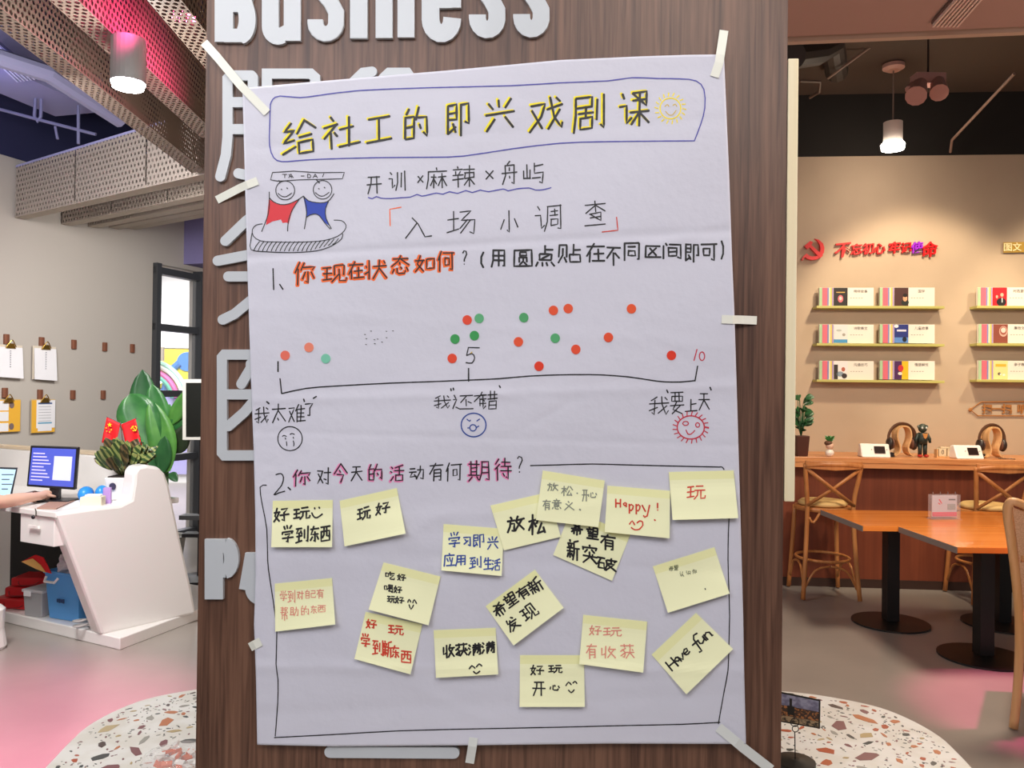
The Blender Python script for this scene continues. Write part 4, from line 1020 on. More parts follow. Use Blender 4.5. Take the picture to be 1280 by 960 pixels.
# ================================================================= LEFT: clipboard wall
M_peg = wood('walnut_peg', '6e3f2c', '8d5942', 60, .5)
M_gold = mat('gold_clip', 'd9b25a', .25, metal=1)
def peg(px, py, lab):
    c = lw(px, py, .012); s = (c - LP).dot(LD)
    MB().prism([lws(s - .021, c.z - .042), lws(s + .021, c.z - .042), lws(s + .021, c.z + .042), lws(s - .021, c.z + .042)], LN * .024).build('wall_peg', M_peg, label=lab, cat='peg', group='walnut pegs on the left wall', bevel=.003)
peg(8, 424, 'walnut peg holding the leftmost white-sheet clipboard'); peg(52, 427.5, 'walnut peg holding the second white-sheet clipboard')
peg(92.4, 430.5, 'empty walnut peg, upper row, right next to the clipboards'); peg(131, 433.5, 'empty walnut peg, middle of the three in the upper row'); peg(165.5, 435.5, 'empty walnut peg, upper row, nearest the window')
peg(6, 491, 'walnut peg above the cut-off yellow leaflet'); peg(50, 493, 'walnut peg above the yellow-bordered schedule sheet')
peg(91, 493.5, 'empty walnut peg, lower row, left one'); peg(129, 493.5, 'empty walnut peg, lower row, above the flags')
def clipboard(x0, x1, y0, y1, lab, kind):
    c = lw(x0, y0); s0 = (c - LP).dot(LD); s1 = (lw(x1, y0) - LP).dot(LD); z1 = c.z; z0 = lw(x0, y1).z; sc_ = (s0 + s1) / 2; w = s1 - s0
    t = thing('clipboard', lab, 'clipboard', lws(sc_, z0, .03))
    def pl(a0, a1, b0, b1, off, th, m, nm):
        MB().prism([lws(s0 + w * a0, z0 + (z1 - z0) * b0, off), lws(s0 + w * a1, z0 + (z1 - z0) * b0, off), lws(s0 + w * a1, z0 + (z1 - z0) * b1, off), lws(s0 + w * a0, z0 + (z1 - z0) * b1, off)], LN * th).build(nm, m, t)
    bd = mat('kraft_board', 'c9b184', .7)
    pl(0, 1, 0, 1, .026, .004, bd if kind else mat('pale_board', 'd9cdbb', .7), 'board')
    wh = mat('print_white', 'f1f0f4', .7); ye = mat('print_yellow', 'f0b63c', .6); gy = mat('print_grey', '8c8c98', .6); bl = mat('print_blue', '5b6f9c', .6)
    if kind == 0:
        MB().prism([lws(s0 + w * .03, z0 + .0, .046), lws(s0 + w * .98, z0 - .01, .052), lws(s0 + w * .97, z1 - .02, .036), lws(s0 + w * .03, z1 - .02, .036)], LN * .004).build('paper', wh, t)
        for i in range(8): pl(.47, .5, .80 - i * .07, .825 - i * .07, .0515, .003, gy, 'ink_mark')
    if kind == 1:
        pl(.0, .99, .01, .97, .031, .003, ye, 'leaflet')
        for b0, b1 in ((.66, .95), (.34, .62), (.03, .28)): pl(.0, .55, b0, b1, .0345, .001, wh, 'text_panel')
        for a_, b_ in ((.66, .82), (.05, .5), (.66, .17)):
            MB().prism([lws(s0 + w * a_ + .022 * math.cos(q), z0 + (z1 - z0) * b_ + .028 * math.sin(q), .0355) for q in [i * math.pi / 8 for i in range(16)]], LN * .001).build('round_photo', mat('photo_brown', '7d6a68', .5), t)
    if kind == 2:
        pl(.02, .98, .01, .97, .031, .003, ye, 'leaflet'); pl(.2, .98, .14, .97, .0345, .001, wh, 'text_panel'); pl(.26, .84, .05, .93, .0357, .0008, wh, 'text_panel')
        pl(.26, .84, .85, .90, .037, .0008, bl, 'heading'); pl(.26, .84, .27, .31, .037, .0008, mat('print_cyan', '5fa6c8', .6), 'heading')
        for i in range(6): pl(.28, .8, .77 - i * .085, .78 - i * .085, .037, .0008, gy, 'text_line')
    mid = lws(sc_, z1 - .01, .045)
    mb = MB(); mb.prism([lws(sc_ - .045, z1 - .03, .04), lws(sc_ + .045, z1 - .03, .04), lws(sc_ + .022, z1 + .012, .046), lws(sc_ - .022, z1 + .012, .046)], LN * .012)
    mb.build('clip', M_gold, t, bevel=.002)
    MB().tube(smooth_path([lws(sc_ - .042, z1 - .015, .056), lws(sc_ - .02, z1 + .018, .062), lws(sc_, z1 + .04, .064), lws(sc_ + .02, z1 + .018, .062), lws(sc_ + .042, z1 - .015, .056)], 3), .004, 6).build('clip_wire', M_gold, t)
clipboard(-9, 25, 430, 471, 'clipboard with white printed sheets, at the left edge, upper row', 0)
clipboard(38, 67, 432, 474, 'clipboard with white printed sheets, second in the upper row', 0)
clipboard(-12, 22.5, 499, 541, 'clipboard with yellow and white leaflet, cut off by the left edge', 1)
clipboard(36, 66, 499, 541.5, 'clipboard with yellow-bordered schedule sheet with blue headings', 2)
# ================================================================= RECEPTION DESK
DP = Vector((-2.51, 4.9, 0)); DU = Vector((.34, .45, 0)).normalized(); DN = Vector((DU.y, -DU.x, 0))     # end-panel plane
def dp(px, py, off=0): return onp(px, py, DP + DN * off, DN)
desk = thing('reception_desk', 'white sculpted reception desk with slanting end panel and low plinth', 'desk', (-3.0, 5.2, 0))
D1 = Vector((-.885, .46, 0)).normalized()
pc = Vector((-2.352, 4.85, 0)); prr = Vector((-1.98, 5.95, 0)); pll = pc + D1 * 1.9
MB().prism([pc, prr, prr + D1 * 2.1, pll + Vector((.3, .9, 0))][:3] + [pll], (0, 0, .072)).build('plinth', M_white, desk, bevel=.006)
out = [(127, 795.5), (69, 641), (116, 634.5), (150, 631), (164, 624), (167, 604), (168, 590), (173, 583), (184, 581), (199, 583.5), (207, 592), (212, 606), (224, 664), (240, 735), (246, 768)]
MB().prism([dp(*p) for p in out], -DN * .14).build('end_panel', M_white, desk, bevel=.03)
za = dp(69, 641).z
# worktop
fa = dp(70, 641, -.01); wt = [Vector((fa.x, fa.y, za - .035)), Vector((fa.x, fa.y, za - .035)) + D1 * 1.6]
bk = Vector((.50, .80, 0)).normalized()
MB().prism([wt[0], wt[1], wt[1] + bk * .82, wt[0] + bk * .82], (0, 0, .035)).build('worktop', M_white, desk, bevel=.005)
# back screen of the counter
bz = Vector((-2.49, 5.35, 0)); be = bz + D1 * 1.9; bn = Vector((D1.y, -D1.x, 0)); bn = bn if bn.y > 0 else -bn
MB().prism([bz, be, be + bn * .08, bz + bn * .08], (0, 0, 1.115)).build('back_screen', M_white, desk, bevel=.01)
MB().prism([bz + Vector((0, 0, 1.115)), be + Vector((0, 0, 1.115)), be + bn * .1 + Vector((0, 0, 1.115)), bz + bn * .1 + Vector((0, 0, 1.115))], (0, 0, .02)).build('counter_ledge', mat('ledge_beige', 'd8c3a6', .4), desk)
# drawer unit
d0 = fa + D1 * .06; d0.z = za - .235
d1_ = fa + D1 * .36; 
mb = MB(); A_ = Vector((fa.x, fa.y, 0)) + D1 * .04 + bk * .015; B_ = A_ + D1 * .33; z0 = za - .21
mb.prism([Vector((A_.x, A_.y, z0)), Vector((B_.x, B_.y, z0)), Vector((B_.x, B_.y, z0)) + bk * .4, Vector((A_.x, A_.y, z0)) + bk * .4], (0, 0, .172))
dr = mb.build('drawer', M_white, desk, bevel=.004)
hc = (A_ + B_) / 2 - bk * .012; hc.z = z0 + .1
MB().prism([hc + D1 * .05, hc - D1 * .05, hc - D1 * .05 - bk * .012, hc + D1 * .05 - bk * .012], (0, 0, .016)).build('handle', mat('pull_white', 'f7f3ee', .3), dr)
# black sheet added below the worktop to make that area dark
q0, q1 = Vector((fa.x, fa.y, .08)) + bk * .6 + D1 * .1, Vector((fa.x, fa.y, .08)) + D1 * 1.5 + bk * .6
MB().prism([q0, q1, q1 + bk * .03, q0 + bk * .03], (0, 0, za - .13)).build('added_dark_backing', mat('black_panel', '141214', .7), desk)
# computer monitor
def onv(px, py, P0, N): return onp(px, py, P0, N)
MP = at(66, 612, 5.15); MN = Vector((.12, -1, 0)).normalized()
mon = thing('computer_monitor', 'black flat computer monitor showing a blue desktop', 'monitor', (MP.x, MP.y, za))
def mpp(px, py, off=0): return onp(px, py, MP + MN * off, MN)
cs = [mpp(33, 608), mpp(93.5, 612.5), mpp(97.6, 559), mpp(38, 557)]
MB().prism(cs, -MN * .035).build('casing', mat('black_plastic', '17161b', .4), mon, bevel=.004)
cs = [mpp(35.5, 605.5, .001), mpp(91.5, 609, .001), mpp(95.2, 561.5, .001), mpp(40.5, 559.7, .001)]
scr = MB().prism(cs, MN * .001).build('screen', mat('screen_blue', '4350b0', .3, emit='5a63c8', es=.4), mon)
def quadin(c, a0, a1, b0, b1, off):
    P_ = lambda a, b: (c[0] * (1 - a) + c[1] * a) * (1 - b) + (c[3] * (1 - a) + c[2] * a) * b + MN * off
    return [P_(a0, b0), P_(a1, b0), P_(a1, b1), P_(a0, b1)]
MB().prism(quadin(cs, .52, .93, .16, .8, .0015), MN * .0005).build('window_panel', mat('screen_white', 'c5c9e6', .3, emit='c5c9e6', es=.35), scr)
for i in range(9):
    MB().prism(quadin(cs, .04, .30 + (i * 7 % 4) * .05, .12 + i * .09, .15 + i * .09, .0015), MN * .0005).build('text_line', mat('screen_text', 'b9b0e0', .3, emit='b9b0e0', es=.7), scr)
nb = mpp(66, 611); MB().box((nb.x, nb.y + .03, za + .05), (.06, .03, .1)).build('neck', MATS['black_plastic'], mon)
MB().box((nb.x + .01, nb.y + .02, za + .006), (.24, .16, .012)).build('base', MATS['black_plastic'], mon, bevel=.004)
# laptop (cut off at the left)
LN2 = Vector((.25, -1, .18)).normalized(); LP2 = at(10, 620, 5.0)
lap = thing('laptop', 'thin dark laptop with a bright page on screen, cut off at left', 'laptop', (LP2.x, LP2.y, za))
def lq(px, py, off=0): return onp(px, py, LP2 + LN2 * off, LN2)
MB().prism([lq(-35, 621), lq(14, 621.5), lq(21.7, 584.5), lq(-28, 583)], -LN2 * .008).build('lid', mat('laptop_dark', '23262e', .4), lap)
sc2 = MB().prism([lq(-33, 618.5, .001), lq(12.5, 619, .001), lq(19.8, 587, .001), lq(-26, 585, .001)], LN2 * .001).build('screen', mat('screen_pale', 'a9cfe2', .3, emit='b4d6e8', es=.45), lap)
for i, w in enumerate((17, 12, 15, 10)):
    MB().prism([lq(2, 594 + i * 6, .0025), lq(w, 594 + i * 6, .0025), lq(w, 592.6 + i * 6, .0025), lq(2, 592.6 + i * 6, .0025)], LN2 * .0005).build('text_line', mat('screen_ink', '55606e', .4), sc2)
k0 = lq(-34, 622); k1 = lq(14, 622)
MB().prism([Vector((k0.x, k0.y, za + .001)), Vector((k1.x, k1.y, za + .001)), Vector((k1.x + .04, k1.y - .2, za + .001)), Vector((k0.x + .04, k0.y - .2, za + .001))], (0, 0, .014)).build('keyboard_deck', MATS['laptop_dark'], lap)
# keyboard, papers, mouse pad on the desk
def flat(pxs, th, nm, m, lab, cat, z=None):
    z = z or za
    return MB().prism([atz(x, y, z + .001) for x, y in pxs], (0, 0, th)).build(nm, m, label=lab, cat=cat)
flat([(20, 621), (42, 616), (60, 618), (38, 624)], .014, 'keyboard', mat('keyboard_purple', '3f3550', .5), 'dark keyboard lying in front of the computer monitor', 'keyboard')
flat([(46, 636), (70, 637), (94, 626), (74, 622)], .006, 'folder', mat('brown_folder', 'ad8775', .6), 'brown folder lying on the desk under the hand', 'folder')
flat([(77, 637), (105, 633), (110, 625), (96, 626)], .003, 'paper_sheet', mat('print_white', 'f1f0f4', .7), 'white sheet of paper at the corner of the reception desk', 'paper')
# keys / bracelet strap hanging over the drawer
a_ = atz(44, 636, za + .005)
k = thing('lanyard', 'dark cord with a black fob hanging over the desk edge', 'lanyard', a_)
MB().tube([a_, at(45, 639, a_.y - .02), at(45, 645, a_.y - .05)], .003, 6).build('cord', mat('dark_cord', '40382c', .6), k)
MB().ball(at(41.5, 646.5, a_.y - .05), (.011, .008, .012)).build('fob', MATS['black_plastic'], k, smooth=True)
# blue slipper-like bags, beige box, purple carton, potted plant
M_blu = mat('bright_blue', '2f8fe0', .35)
def onz(px, py, z): return atz(px, py, z)
b1 = atz(101, 629, za)
MB().ball((b1.x, b1.y + .06, za + .05), (.045, .06, .05)).build('blue_pouch', M_blu, label='bright blue pouch on the desk, left one', cat='pouch', smooth=True)
b2 = atz(118, 629, za)
MB().ball((b2.x, b2.y + .09, za + .052), (.038, .05, .052)).build('blue_pouch', M_blu, label='bright blue pouch on the desk, right one beside the purple carton', cat='pouch', smooth=True)
b3 = atz(114, 633, za)
bx = thing('tissue_box', 'cream box at the desk corner in front of the blue pouches', 'box', (b3.x, b3.y, za))
MB().box((b3.x, b3.y + .02, za + .03), (.125, .08, .06), rz=.15).build('box_body', mat('cream_card', 'e2dac4', .6), bx, bevel=.004)
MB().box((b3.x, b3.y + .03, za + .066), (.09, .05, .012), rz=.15).build('tissue', mat('print_white', 'f1f0f4', .7), bx, bevel=.004)
b4 = atz(134, 630, za)
MB().box((b4.x, b4.y, za + .052), (.045, .04, .104), rz=.3).build('carton', mat('lilac_card', 'b58fcf', .5), label='small upright purple carton beside the white plant pot', cat='carton', bevel=.003)
pz = atz(148, 626, za); pcx, pcy = pz.x, pz.y + .08
pot = thing('potted_plant', 'bushy patterned-leaf plant in a white square pot with a round badge', 'potted plant', (pcx, pcy, za))
r0, r1 = .068, .092
prof = []
mb = MB(); lo = [Vector((pcx + sx * r0, pcy + sy * r0, za + .002)) for sx, sy in ((-1, -1), (1, -1), (1, 1), (-1, 1))]; hi = [Vector((pcx + sx * r1, pcy + sy * r1, za + .15)) for sx, sy in ((-1, -1), (1, -1), (1, 1), (-1, 1))]
mb.add(lo + hi, [(3, 2, 1, 0), (4, 5, 6, 7), (0, 1, 5, 4), (1, 2, 6, 5), (2, 3, 7, 6), (3, 0, 4, 7)])
mb.build('pot', mat('pot_white', 'eeeae8', .3), pot, bevel=.008)
MB().prism([Vector((pcx - .035 + .022 * math.cos(t * math.pi / 10), pcy - r1 + .004, za + .095 + .022 * math.sin(t * math.pi / 10))) for t in range(20)], (0, -.003, 0)).build('badge', mat('badge_navy', '3d3550', .5), pot)
MB().box((pcx, pcy, za + .152), (.15, .15, .01)).build('soil', mat('soil_dark', '2e2320', .9), pot)
lr = random.Random(5)
def striped(name, dark, light, scale):
    m = mat(name, dark, .4); nt = m.node_tree; b = nt.nodes['Principled BSDF']
    tc = nt.nodes.new('ShaderNodeTexCoord'); w = nt.nodes.new('ShaderNodeTexWave'); w.inputs['Scale'].default_value = scale; w.inputs['Distortion'].default_value = 2.5; w.bands_direction = 'DIAGONAL'
    r = nt.nodes.new('ShaderNodeValToRGB'); r.color_ramp.elements[0].position = .45; r.color_ramp.elements[1].position = .6; r.color_ramp.elements[0].color = rgb(dark); r.color_ramp.elements[1].color = rgb(light)
    nt.links.new(tc.outputs['Object'], w.inputs[0]); nt.links.new(w.outputs[0], r.inputs[0]); nt.links.new(r.outputs[0], b.inputs['Base Color'])
    return m
M_cal = striped('striped_leaf', '37502c', '8f9658', 13); M_cal2 = striped('striped_leaf_dark', '3c3a28', '74603e', 15)
for i in range(50):
    a_ = lr.uniform(0, 2 * math.pi); el = lr.uniform(.25, 1.4); L_ = lr.uniform(.11, .22)
    s_ = Vector((pcx + .03 * math.cos(a_), pcy + .03 * math.sin(a_), za + .16))
    d_ = Vector((math.cos(a_) * math.cos(el), math.sin(a_) * math.cos(el), math.sin(el)))
    m1 = s_ + d_ * L_ * .35 + Vector((0, 0, .03)); tp = m1 + Vector((d_.x, d_.y, d_.z * .8 + .45)) * lr.uniform(.10, .14)
    mb = MB(); leaf_mesh(mb, m1, tp, lr.uniform(.055, .075), (0, 0, .015), 6, (0, -1, .6), .2)
    mb.tube([s_, m1], .003, 5); mb.build('leaf', M_cal if i % 3 else M_cal2, pot, smooth=True)
# table flags
fb = Vector((pcx - .01, pcy + .09, za)); FY = fb.y
fl = thing('table_flags', 'pair of crossed small red table flags on a thin silver stand', 'flag', fb)
top = at(150.5, 527.5, FY)
MB().tube([fb, top], .003, 6).build('pole', mat('silver', 'c9c9cc', .25, metal=.9), fl)
MB().lathe([(.03, 0), (.03, .008), (.01, .012)], fb, 16).build('base', MATS['silver'], fl)
fred = mat('flag_red', 'e8121c', .6)
def flag(hoist, outer, fall0, fall1, nm):
    p0, p1 = at(*hoist, FY), at(*outer, FY)
    MB().tube([p0, p1 + (p1 - p0) * .05], .0035, 6).build('crossbar', MATS['silver'], fl)
    q0, q1 = at(*fall0, FY - .01), at(*fall1, FY - .01); vs = []; n = 8
    for i in range(n + 1):
        for j in range(n + 1):
            u, v = i / n, j / n
            p = (p0 * (1 - u) + p1 * u) * (1 - v) + (q0 * (1 - u) + q1 * u) * v
            vs.append(p + Vector((0, -.006 - .008 * math.sin(u * 7 + v * 2) * v, 0)))
    fs = [(i * (n + 1) + j, (i + 1) * (n + 1) + j, (i + 1) * (n + 1) + j + 1, i * (n + 1) + j + 1) for i in range(n) for j in range(n)]
    mb = MB(); mb.add(vs, fs); o = mb.build(nm, fred, fl, smooth=True)
    md = o.modifiers.new('t', 'SOLIDIFY'); md.thickness = .001; return p0
flag((151, 529.5), (134, 521.5), (146, 556), (128, 553), 'flag_cloth'); flag((152, 530.5), (170, 523), (161, 567), (178, 556), 'flag_cloth')
yel = mat('flag_yellow', 'ffdc20', .5)
def star(px, py, r, Y, o=0): return [at(px + (r if i % 2 == 0 else r * .4) * math.sin(R(36 * i + o)), py - (r if i % 2 == 0 else r * .4) * math.cos(R(36 * i + o)), Y) for i in range(10)]
MB().prism(star(137, 531, 3.2, FY - .028), (0, .002, 0)).build('large_star', yel, fl)
for x, y in ((132.5, 535), (133.5, 539), (137, 540), (139, 537)): MB().prism(star(x, y, 1.2, FY - .028), (0, .002, 0)).build('small_star', yel, fl)
mb = MB(); mb.tube([at(167.8 + 3 * math.cos(R(t)), 535.5 + 3 * math.sin(R(t)), FY - .028) for t in range(-70, 150, 20)], .0035, 6)
mb.tube([at(165, 533, FY - .03), at(170, 539, FY - .03)], .003, 6); mb.tube([at(164, 536, FY - .03), at(167, 532.5, FY - .03)], .005, 6)
mb.build('hammer_and_sickle', yel, fl)
# person: seated worker, only the forearm reaches into the frame
pe = thing('person', 'seated person with bare forearm resting on the desk, in dark clothes', 'person', atz(-40, 700, .45))
M_skin = mat('skin', 'e0b39c', .55, sss=.1)
def skin_chain(name, pts, m, sub=2, parent=None, edges=None):
    me = bpy.data.meshes.new(name); vs = [p[0] for p in pts]
    inv = WM[parent.name].inverted()
    me.from_pydata([tuple(inv @ Vector(v)) for v in vs], edges or [(i, i + 1) for i in range(len(vs) - 1)], [])
    o = bpy.data.objects.new(name, me); COL.objects.link(o); o.parent = parent; WM[o.name] = WM[parent.name]
    me.materials.append(m)
    md = o.modifiers.new('skin', 'SKIN'); md.use_smooth_shade = True
    for i, p in enumerate(pts): me.skin_vertices[0].data[i].radius = (p[1], p[1])
    me.skin_vertices[0].data[0].use_root = True
    s_ = o.modifiers.new('s', 'SUBSURF'); s_.levels = s_.render_levels = sub
    return o
zt_ = za
w_ = atz(52, 619.5, zt_ + .045); el_ = atz(-6, 629, zt_ + .05); sh_ = Vector((el_.x - .28, el_.y + .02, 1.22)); nk = sh_ + Vector((-.2, -.02, .08))
kn = atz(63, 617, zt_ + .04)
pts = [(nk + Vector((0, 0, -.45)), .15), (nk + Vector((0, 0, -.15)), .16), (sh_, .065), (el_, .046), (el_.lerp(w_, .45), .042), (el_.lerp(w_, .85), .03), (w_, .027), (w_.lerp(kn, .6), .034), (nk + Vector((0, 0, .07)), .055), (nk + Vector((.02, -.02, .22)), .1), (nk + Vector((.05, -.35, -.45)), .09), (nk + Vector((.12, -.05, -.50)), .085), (nk + Vector((.02, -.12, -.95)), .05)]
ed = [(0, 1), (1, 2), (2, 3), (3, 4), (4, 5), (5, 6), (6, 7), (1, 8), (8, 9), (0, 10), (10, 11), (11, 12)]
hd = kn - w_; hd = hd.normalized(); hs = Vector((0, 0, 1)).cross(hd).normalized()
base = w_.lerp(kn, .55); n0 = len(pts)
for i, (o_, L_) in enumerate(((.026, .06), (.010, .075), (-.006, .08), (-.022, .07))):
    a0 = base + hs * o_ + Vector((0, 0, .004)); dd = hd
    k = len(pts)
    pts += [(a0 + dd * .045, .0095), (a0 + dd * (.045 + L_ * .45) + Vector((0, 0, .004)), .0085), (a0 + dd * (.045 + L_ * .8) + Vector((0, 0, -.010)), .0075)]
    ed += [(7, k), (k, k + 1), (k + 1, k + 2)]
k = len(pts); a0 = w_.lerp(kn, .2) - hs * .03
pts += [(a0, .013), (a0 + hd * .03 - hs * .022 - Vector((0, 0, .012)), .010), (a0 + hd * .058 - hs * .024 - Vector((0, 0, .018)), .0085)]
ed += [(7, k), (k, k + 1), (k + 1, k + 2)]
skin_chain('body', pts, M_skin, 2, pe, ed)
MB().tube([w_.lerp(el_, .16) + Vector((0, math.cos(t * math.pi / 8) * .034, math.sin(t * math.pi / 8) * .034)) for t in range(16)], .005, 6, closed=True).build('bracelet', mat('brown_bead', '5c4030', .5), pe)
tn = nk + Vector((0, 0, -.45))
MB().tube([tn + Vector((0, 0, -.08)), tn + Vector((0, 0, .12)), tn + Vector((0, 0, .38)), nk + Vector((0, 0, .02))], [.19, .185, .2, .09], 16, flat=1.0).build('shirt', mat('black_cloth', '121113', .85), pe, smooth=True)
MB().tube([nk.lerp(sh_, .3), sh_, sh_.lerp(el_, .45)], [.1, .085, .07], 12).build('sleeve', MATS['black_cloth'], pe, smooth=True)
MB().tube([tn + Vector((.0, .0, -.02)), nk + Vector((.30, .0, -.52))], [.12, .09], 12).build('trouser_leg', MATS['black_cloth'], pe, smooth=True)
MB().tube([nk + Vector((.30, .0, -.50)), nk + Vector((.12, -.1, -.95)), nk + Vector((.08, -.12, -1.2))], [.09, .07, .06], 12).build('trouser_leg', MATS['black_cloth'], pe, smooth=True)
MB().ball(nk + Vector((.02, 0, .25)), (.105, .11, .12)).build('hair', mat('hair_black', '15110f', .6), pe, smooth=True)
# ---- things on the plinth
PZ = .073
def pbase(px, py, z=PZ): return atz(px, py, z)
tA, tB = pbase(57, 773), pbase(95, 779.5); 
uu = (tB - tA).normalized(); vv = Vector((-uu.y, uu.x, 0)); W_ = (tB - tA).length
tub = thing('storage_tub', 'blue plastic tub with a white handle under the desk', 'tub', (tA + tB) / 2)
def tapered(c0, uu, vv, w, d, h, t, z):
    lo = [c0 + uu * a * (w / 2 - t) + vv * (d / 2 + b * (d / 2 - t)) + Vector((0, 0, z)) for a, b in ((-1, -1), (1, -1), (1, 1), (-1, 1))]
    hi = [c0 + uu * a * w / 2 + vv * (d / 2 + b * d / 2) + Vector((0, 0, z + h)) for a, b in ((-1, -1), (1, -1), (1, 1), (-1, 1))]
    return lo, hi
c0 = (tA + tB) / 2; c0 = Vector((c0.x, c0.y, 0)); Wt = W_ * 1.12; Ht = at(52, 716.5, c0.y).z - PZ
lo, hi = tapered(c0, uu, vv, Wt, .27, Ht, .022, PZ)
inn = [h + (Vector(((sum(q.x for q in hi) / 4) - h.x, (sum(q.y for q in hi) / 4) - h.y, 0))).normalized() * .012 for h in hi]; ind = [p + Vector((0, 0, -.03)) for p in inn]
mb = MB(); mb.add(lo + hi + inn + ind, [(3, 2, 1, 0)] + [(i, (i + 1) % 4, 4 + (i + 1) % 4, 4 + i) for i in range(4)] + [(4 + i, 4 + (i + 1) % 4, 8 + (i + 1) % 4, 8 + i) for i in range(4)] + [(8 + i, 8 + (i + 1) % 4, 12 + (i + 1) % 4, 12 + i) for i in range(4)] + [(12, 13, 14, 15)])
M_tub = mat('tub_blue', '5aa4e6', .4)
mb.build('tub_body', M_tub, tub, bevel=.004)
rim = hi + [hi[0]]; MB().tube([h + Vector((0, 0, -.004)) for h in hi], .010, 6, closed=True).build('rim', M_tub, tub)
hp = c0 - uu * Wt * .22 - vv * .012 + Vector((0, 0, PZ + Ht - .05))
MB().tube([hp - uu * .055 + Vector((0, 0, .02)), hp - uu * .045 - vv * .02 - Vector((0, 0, .006)), hp + uu * .045 - vv * .02 - Vector((0, 0, .006)), hp + uu * .055 + Vector((0, 0, .02))], .009, 6).build('handle', mat('pull_white', 'f7f3ee', .3), tub)
for i in range(4): MB().box(c0 + uu * (-.03 + i * .018) - vv * (-.012 if 0 else .001) + Vector((0, 0, PZ + Ht * .42)), (.012, .004, .022 + .004 * (i % 2)), rz=math.atan2(uu.y, uu.x)).build('tub_mark', mat('mark_navy', '27406e', .5), tub)
# grey lidded box
gA, gB = pbase(31, 770), pbase(55, 773); gu = (gB - gA).normalized(); gv = Vector((-gu.y, gu.x, 0)); gc = (gA + gB) / 2 - gu * .02; gc.z = 0; gW = (gB - gA).length
gbx = thing('storage_box', 'small grey lidded plastic box left of the blue tub', 'box', gc + Vector((0, 0, PZ)))
gH = at(30, 741, gc.y).z - PZ
lo, hi = tapered(gc, gu, gv, gW * .98, .2, gH, .008, PZ)
mb = MB(); mb.add(lo + hi, [(3, 2, 1, 0), (4, 5, 6, 7)] + [(i, (i + 1) % 4, 4 + (i + 1) % 4, 4 + i) for i in range(4)]); mb.build('box_body', mat('plastic_grey', 'a8a8aa', .4), gbx, bevel=.006)
lid = MB(); lo2, hi2 = tapered(gc - gv * .006, gu, gv, gW * 1.08, .212, .02, -.0, PZ + gH); lid.add(lo2 + hi2, [(3, 2, 1, 0), (4, 5, 6, 7)] + [(i, (i + 1) % 4, 4 + (i + 1) % 4, 4 + i) for i in range(4)])
lo_ = lid.build('lid', mat('plastic_grey_light', 'c4c4c6', .4), gbx, bevel=.005)
MB().box(gc - gv * .012 - gu * gW * .18 + Vector((0, 0, PZ + gH - .004)), (.055, .012, .034), rz=math.atan2(gu.y, gu.x)).build('latch', mat('latch_white', 'e6e6e8', .4), gbx, bevel=.003)
# red packages behind / left
rr_ = random.Random(4)
for i, (px, py, w, h, rz, lab) in enumerate(((8, 765, .26, .075, -.2, 'red gift bag lying flat at the bottom of the pile'), (14, 764, .24, .07, .1, 'red gift bag in the middle of the pile'), (26, 764, .34, .06, .02, 'long red gift bag on top of the pile'))):
    c = pbase(px, py); zz = PZ + sum((.078, .073, .0)[:i])
    t = thing('red_bag', lab, 'bag', (c.x, c.y + .16, zz))
    MB().box((c.x + .03 * i, c.y + .16, zz + h / 2), (w, .2, h - .003), rz=rz, ry=0).build('bag_body', mat('bag_red', 'c8141c', .4), t, bevel=.012)
    MB().tube(smooth_path([(c.x - .05, c.y + .05, zz + h * .6), (c.x - .02, c.y + .02, zz + h * .3), (c.x + .06, c.y + .03, zz + h * .3), (c.x + .09, c.y + .05, zz + h * .6)], 3), .004, 6).build('cord_handle', mat('cord_red', '8f1016', .6), t)
# crumpled plastic bags in the tub, red fan
cc = c0 + vv * .13 + Vector((0, 0, PZ + Ht)); 
def crumple(c, r, seed, nm, m, lab, cat):
    q = random.Random(seed); mb = MB(); mb.ball(c, r, 18, 12)
    for i, v in enumerate(mb.v):
        d = (v - Vector(c)); k = 1 + .28 * math.sin(d.x * 70 + seed) * math.sin(d.z * 80 + 1) + q.uniform(-.1, .1); mb.v[i] = Vector(c) + d * k
    return mb.build(nm, m, label=lab, cat=cat)
crumple((cc.x - .02, cc.y - .01, cc.z + .035), (.10, .08, .075), 3, 'plastic_bag', mat('bag_clearwhite', 'efe6ea', .3, alpha=.95), 'crumpled white plastic bag heaped on top of the blue tub', 'plastic bag')
crumple((cc.x + .05, cc.y + .02, cc.z + .09), (.06, .05, .045), 8, 'cloth_bundle', mat('brown_pink_cloth', '9c6258', .7), 'brownish cloth bundle on top of the plastic bag', 'cloth')
f0 = at(60, 712, cc.y - .09)
vs = [f0]; nf = 8
for i in range(nf + 1): pass
e0_, e1_ = at(27, 702, cc.y - .1), at(49, 692, cc.y - .1); e2_ = at(64, 717, cc.y - .1)
fan = thing('folding_fan', 'red and gold paper fan sticking out over the blue tub', 'fan', f0)
MB().prism([e0_, at(44, 693.5, cc.y - .1), at(54, 697, cc.y - .1), e2_, at(60, 716, cc.y - .1), at(47, 711, cc.y - .1)], (0, .008, 0)).build('fan_red', mat('fan_red', 'd8141c', .5), fan)
MB().prism([e0_, at(41, 698, cc.y - .102), at(51, 706, cc.y - .102), at(58, 716, cc.y - .102), at(45, 711, cc.y - .102)], (0, -.003, 0)).build('fan_gold', mat('fan_gold', 'e4b866', .5), fan)
# coiled grey cable
cb = pbase(103, 787)
MB().tube([(cb.x + .045 * math.cos(t * .5) * (1 + .2 * math.sin(t)), cb.y + .05 * math.sin(t * .5), PZ + .010 + .0025 * t) for t in range(0, 28)], .006, 6).build('cable_coil', mat('cable_grey', 'b9b5b2', .4), label='loose coil of grey cable on the plinth beside the tub', cat='cable')
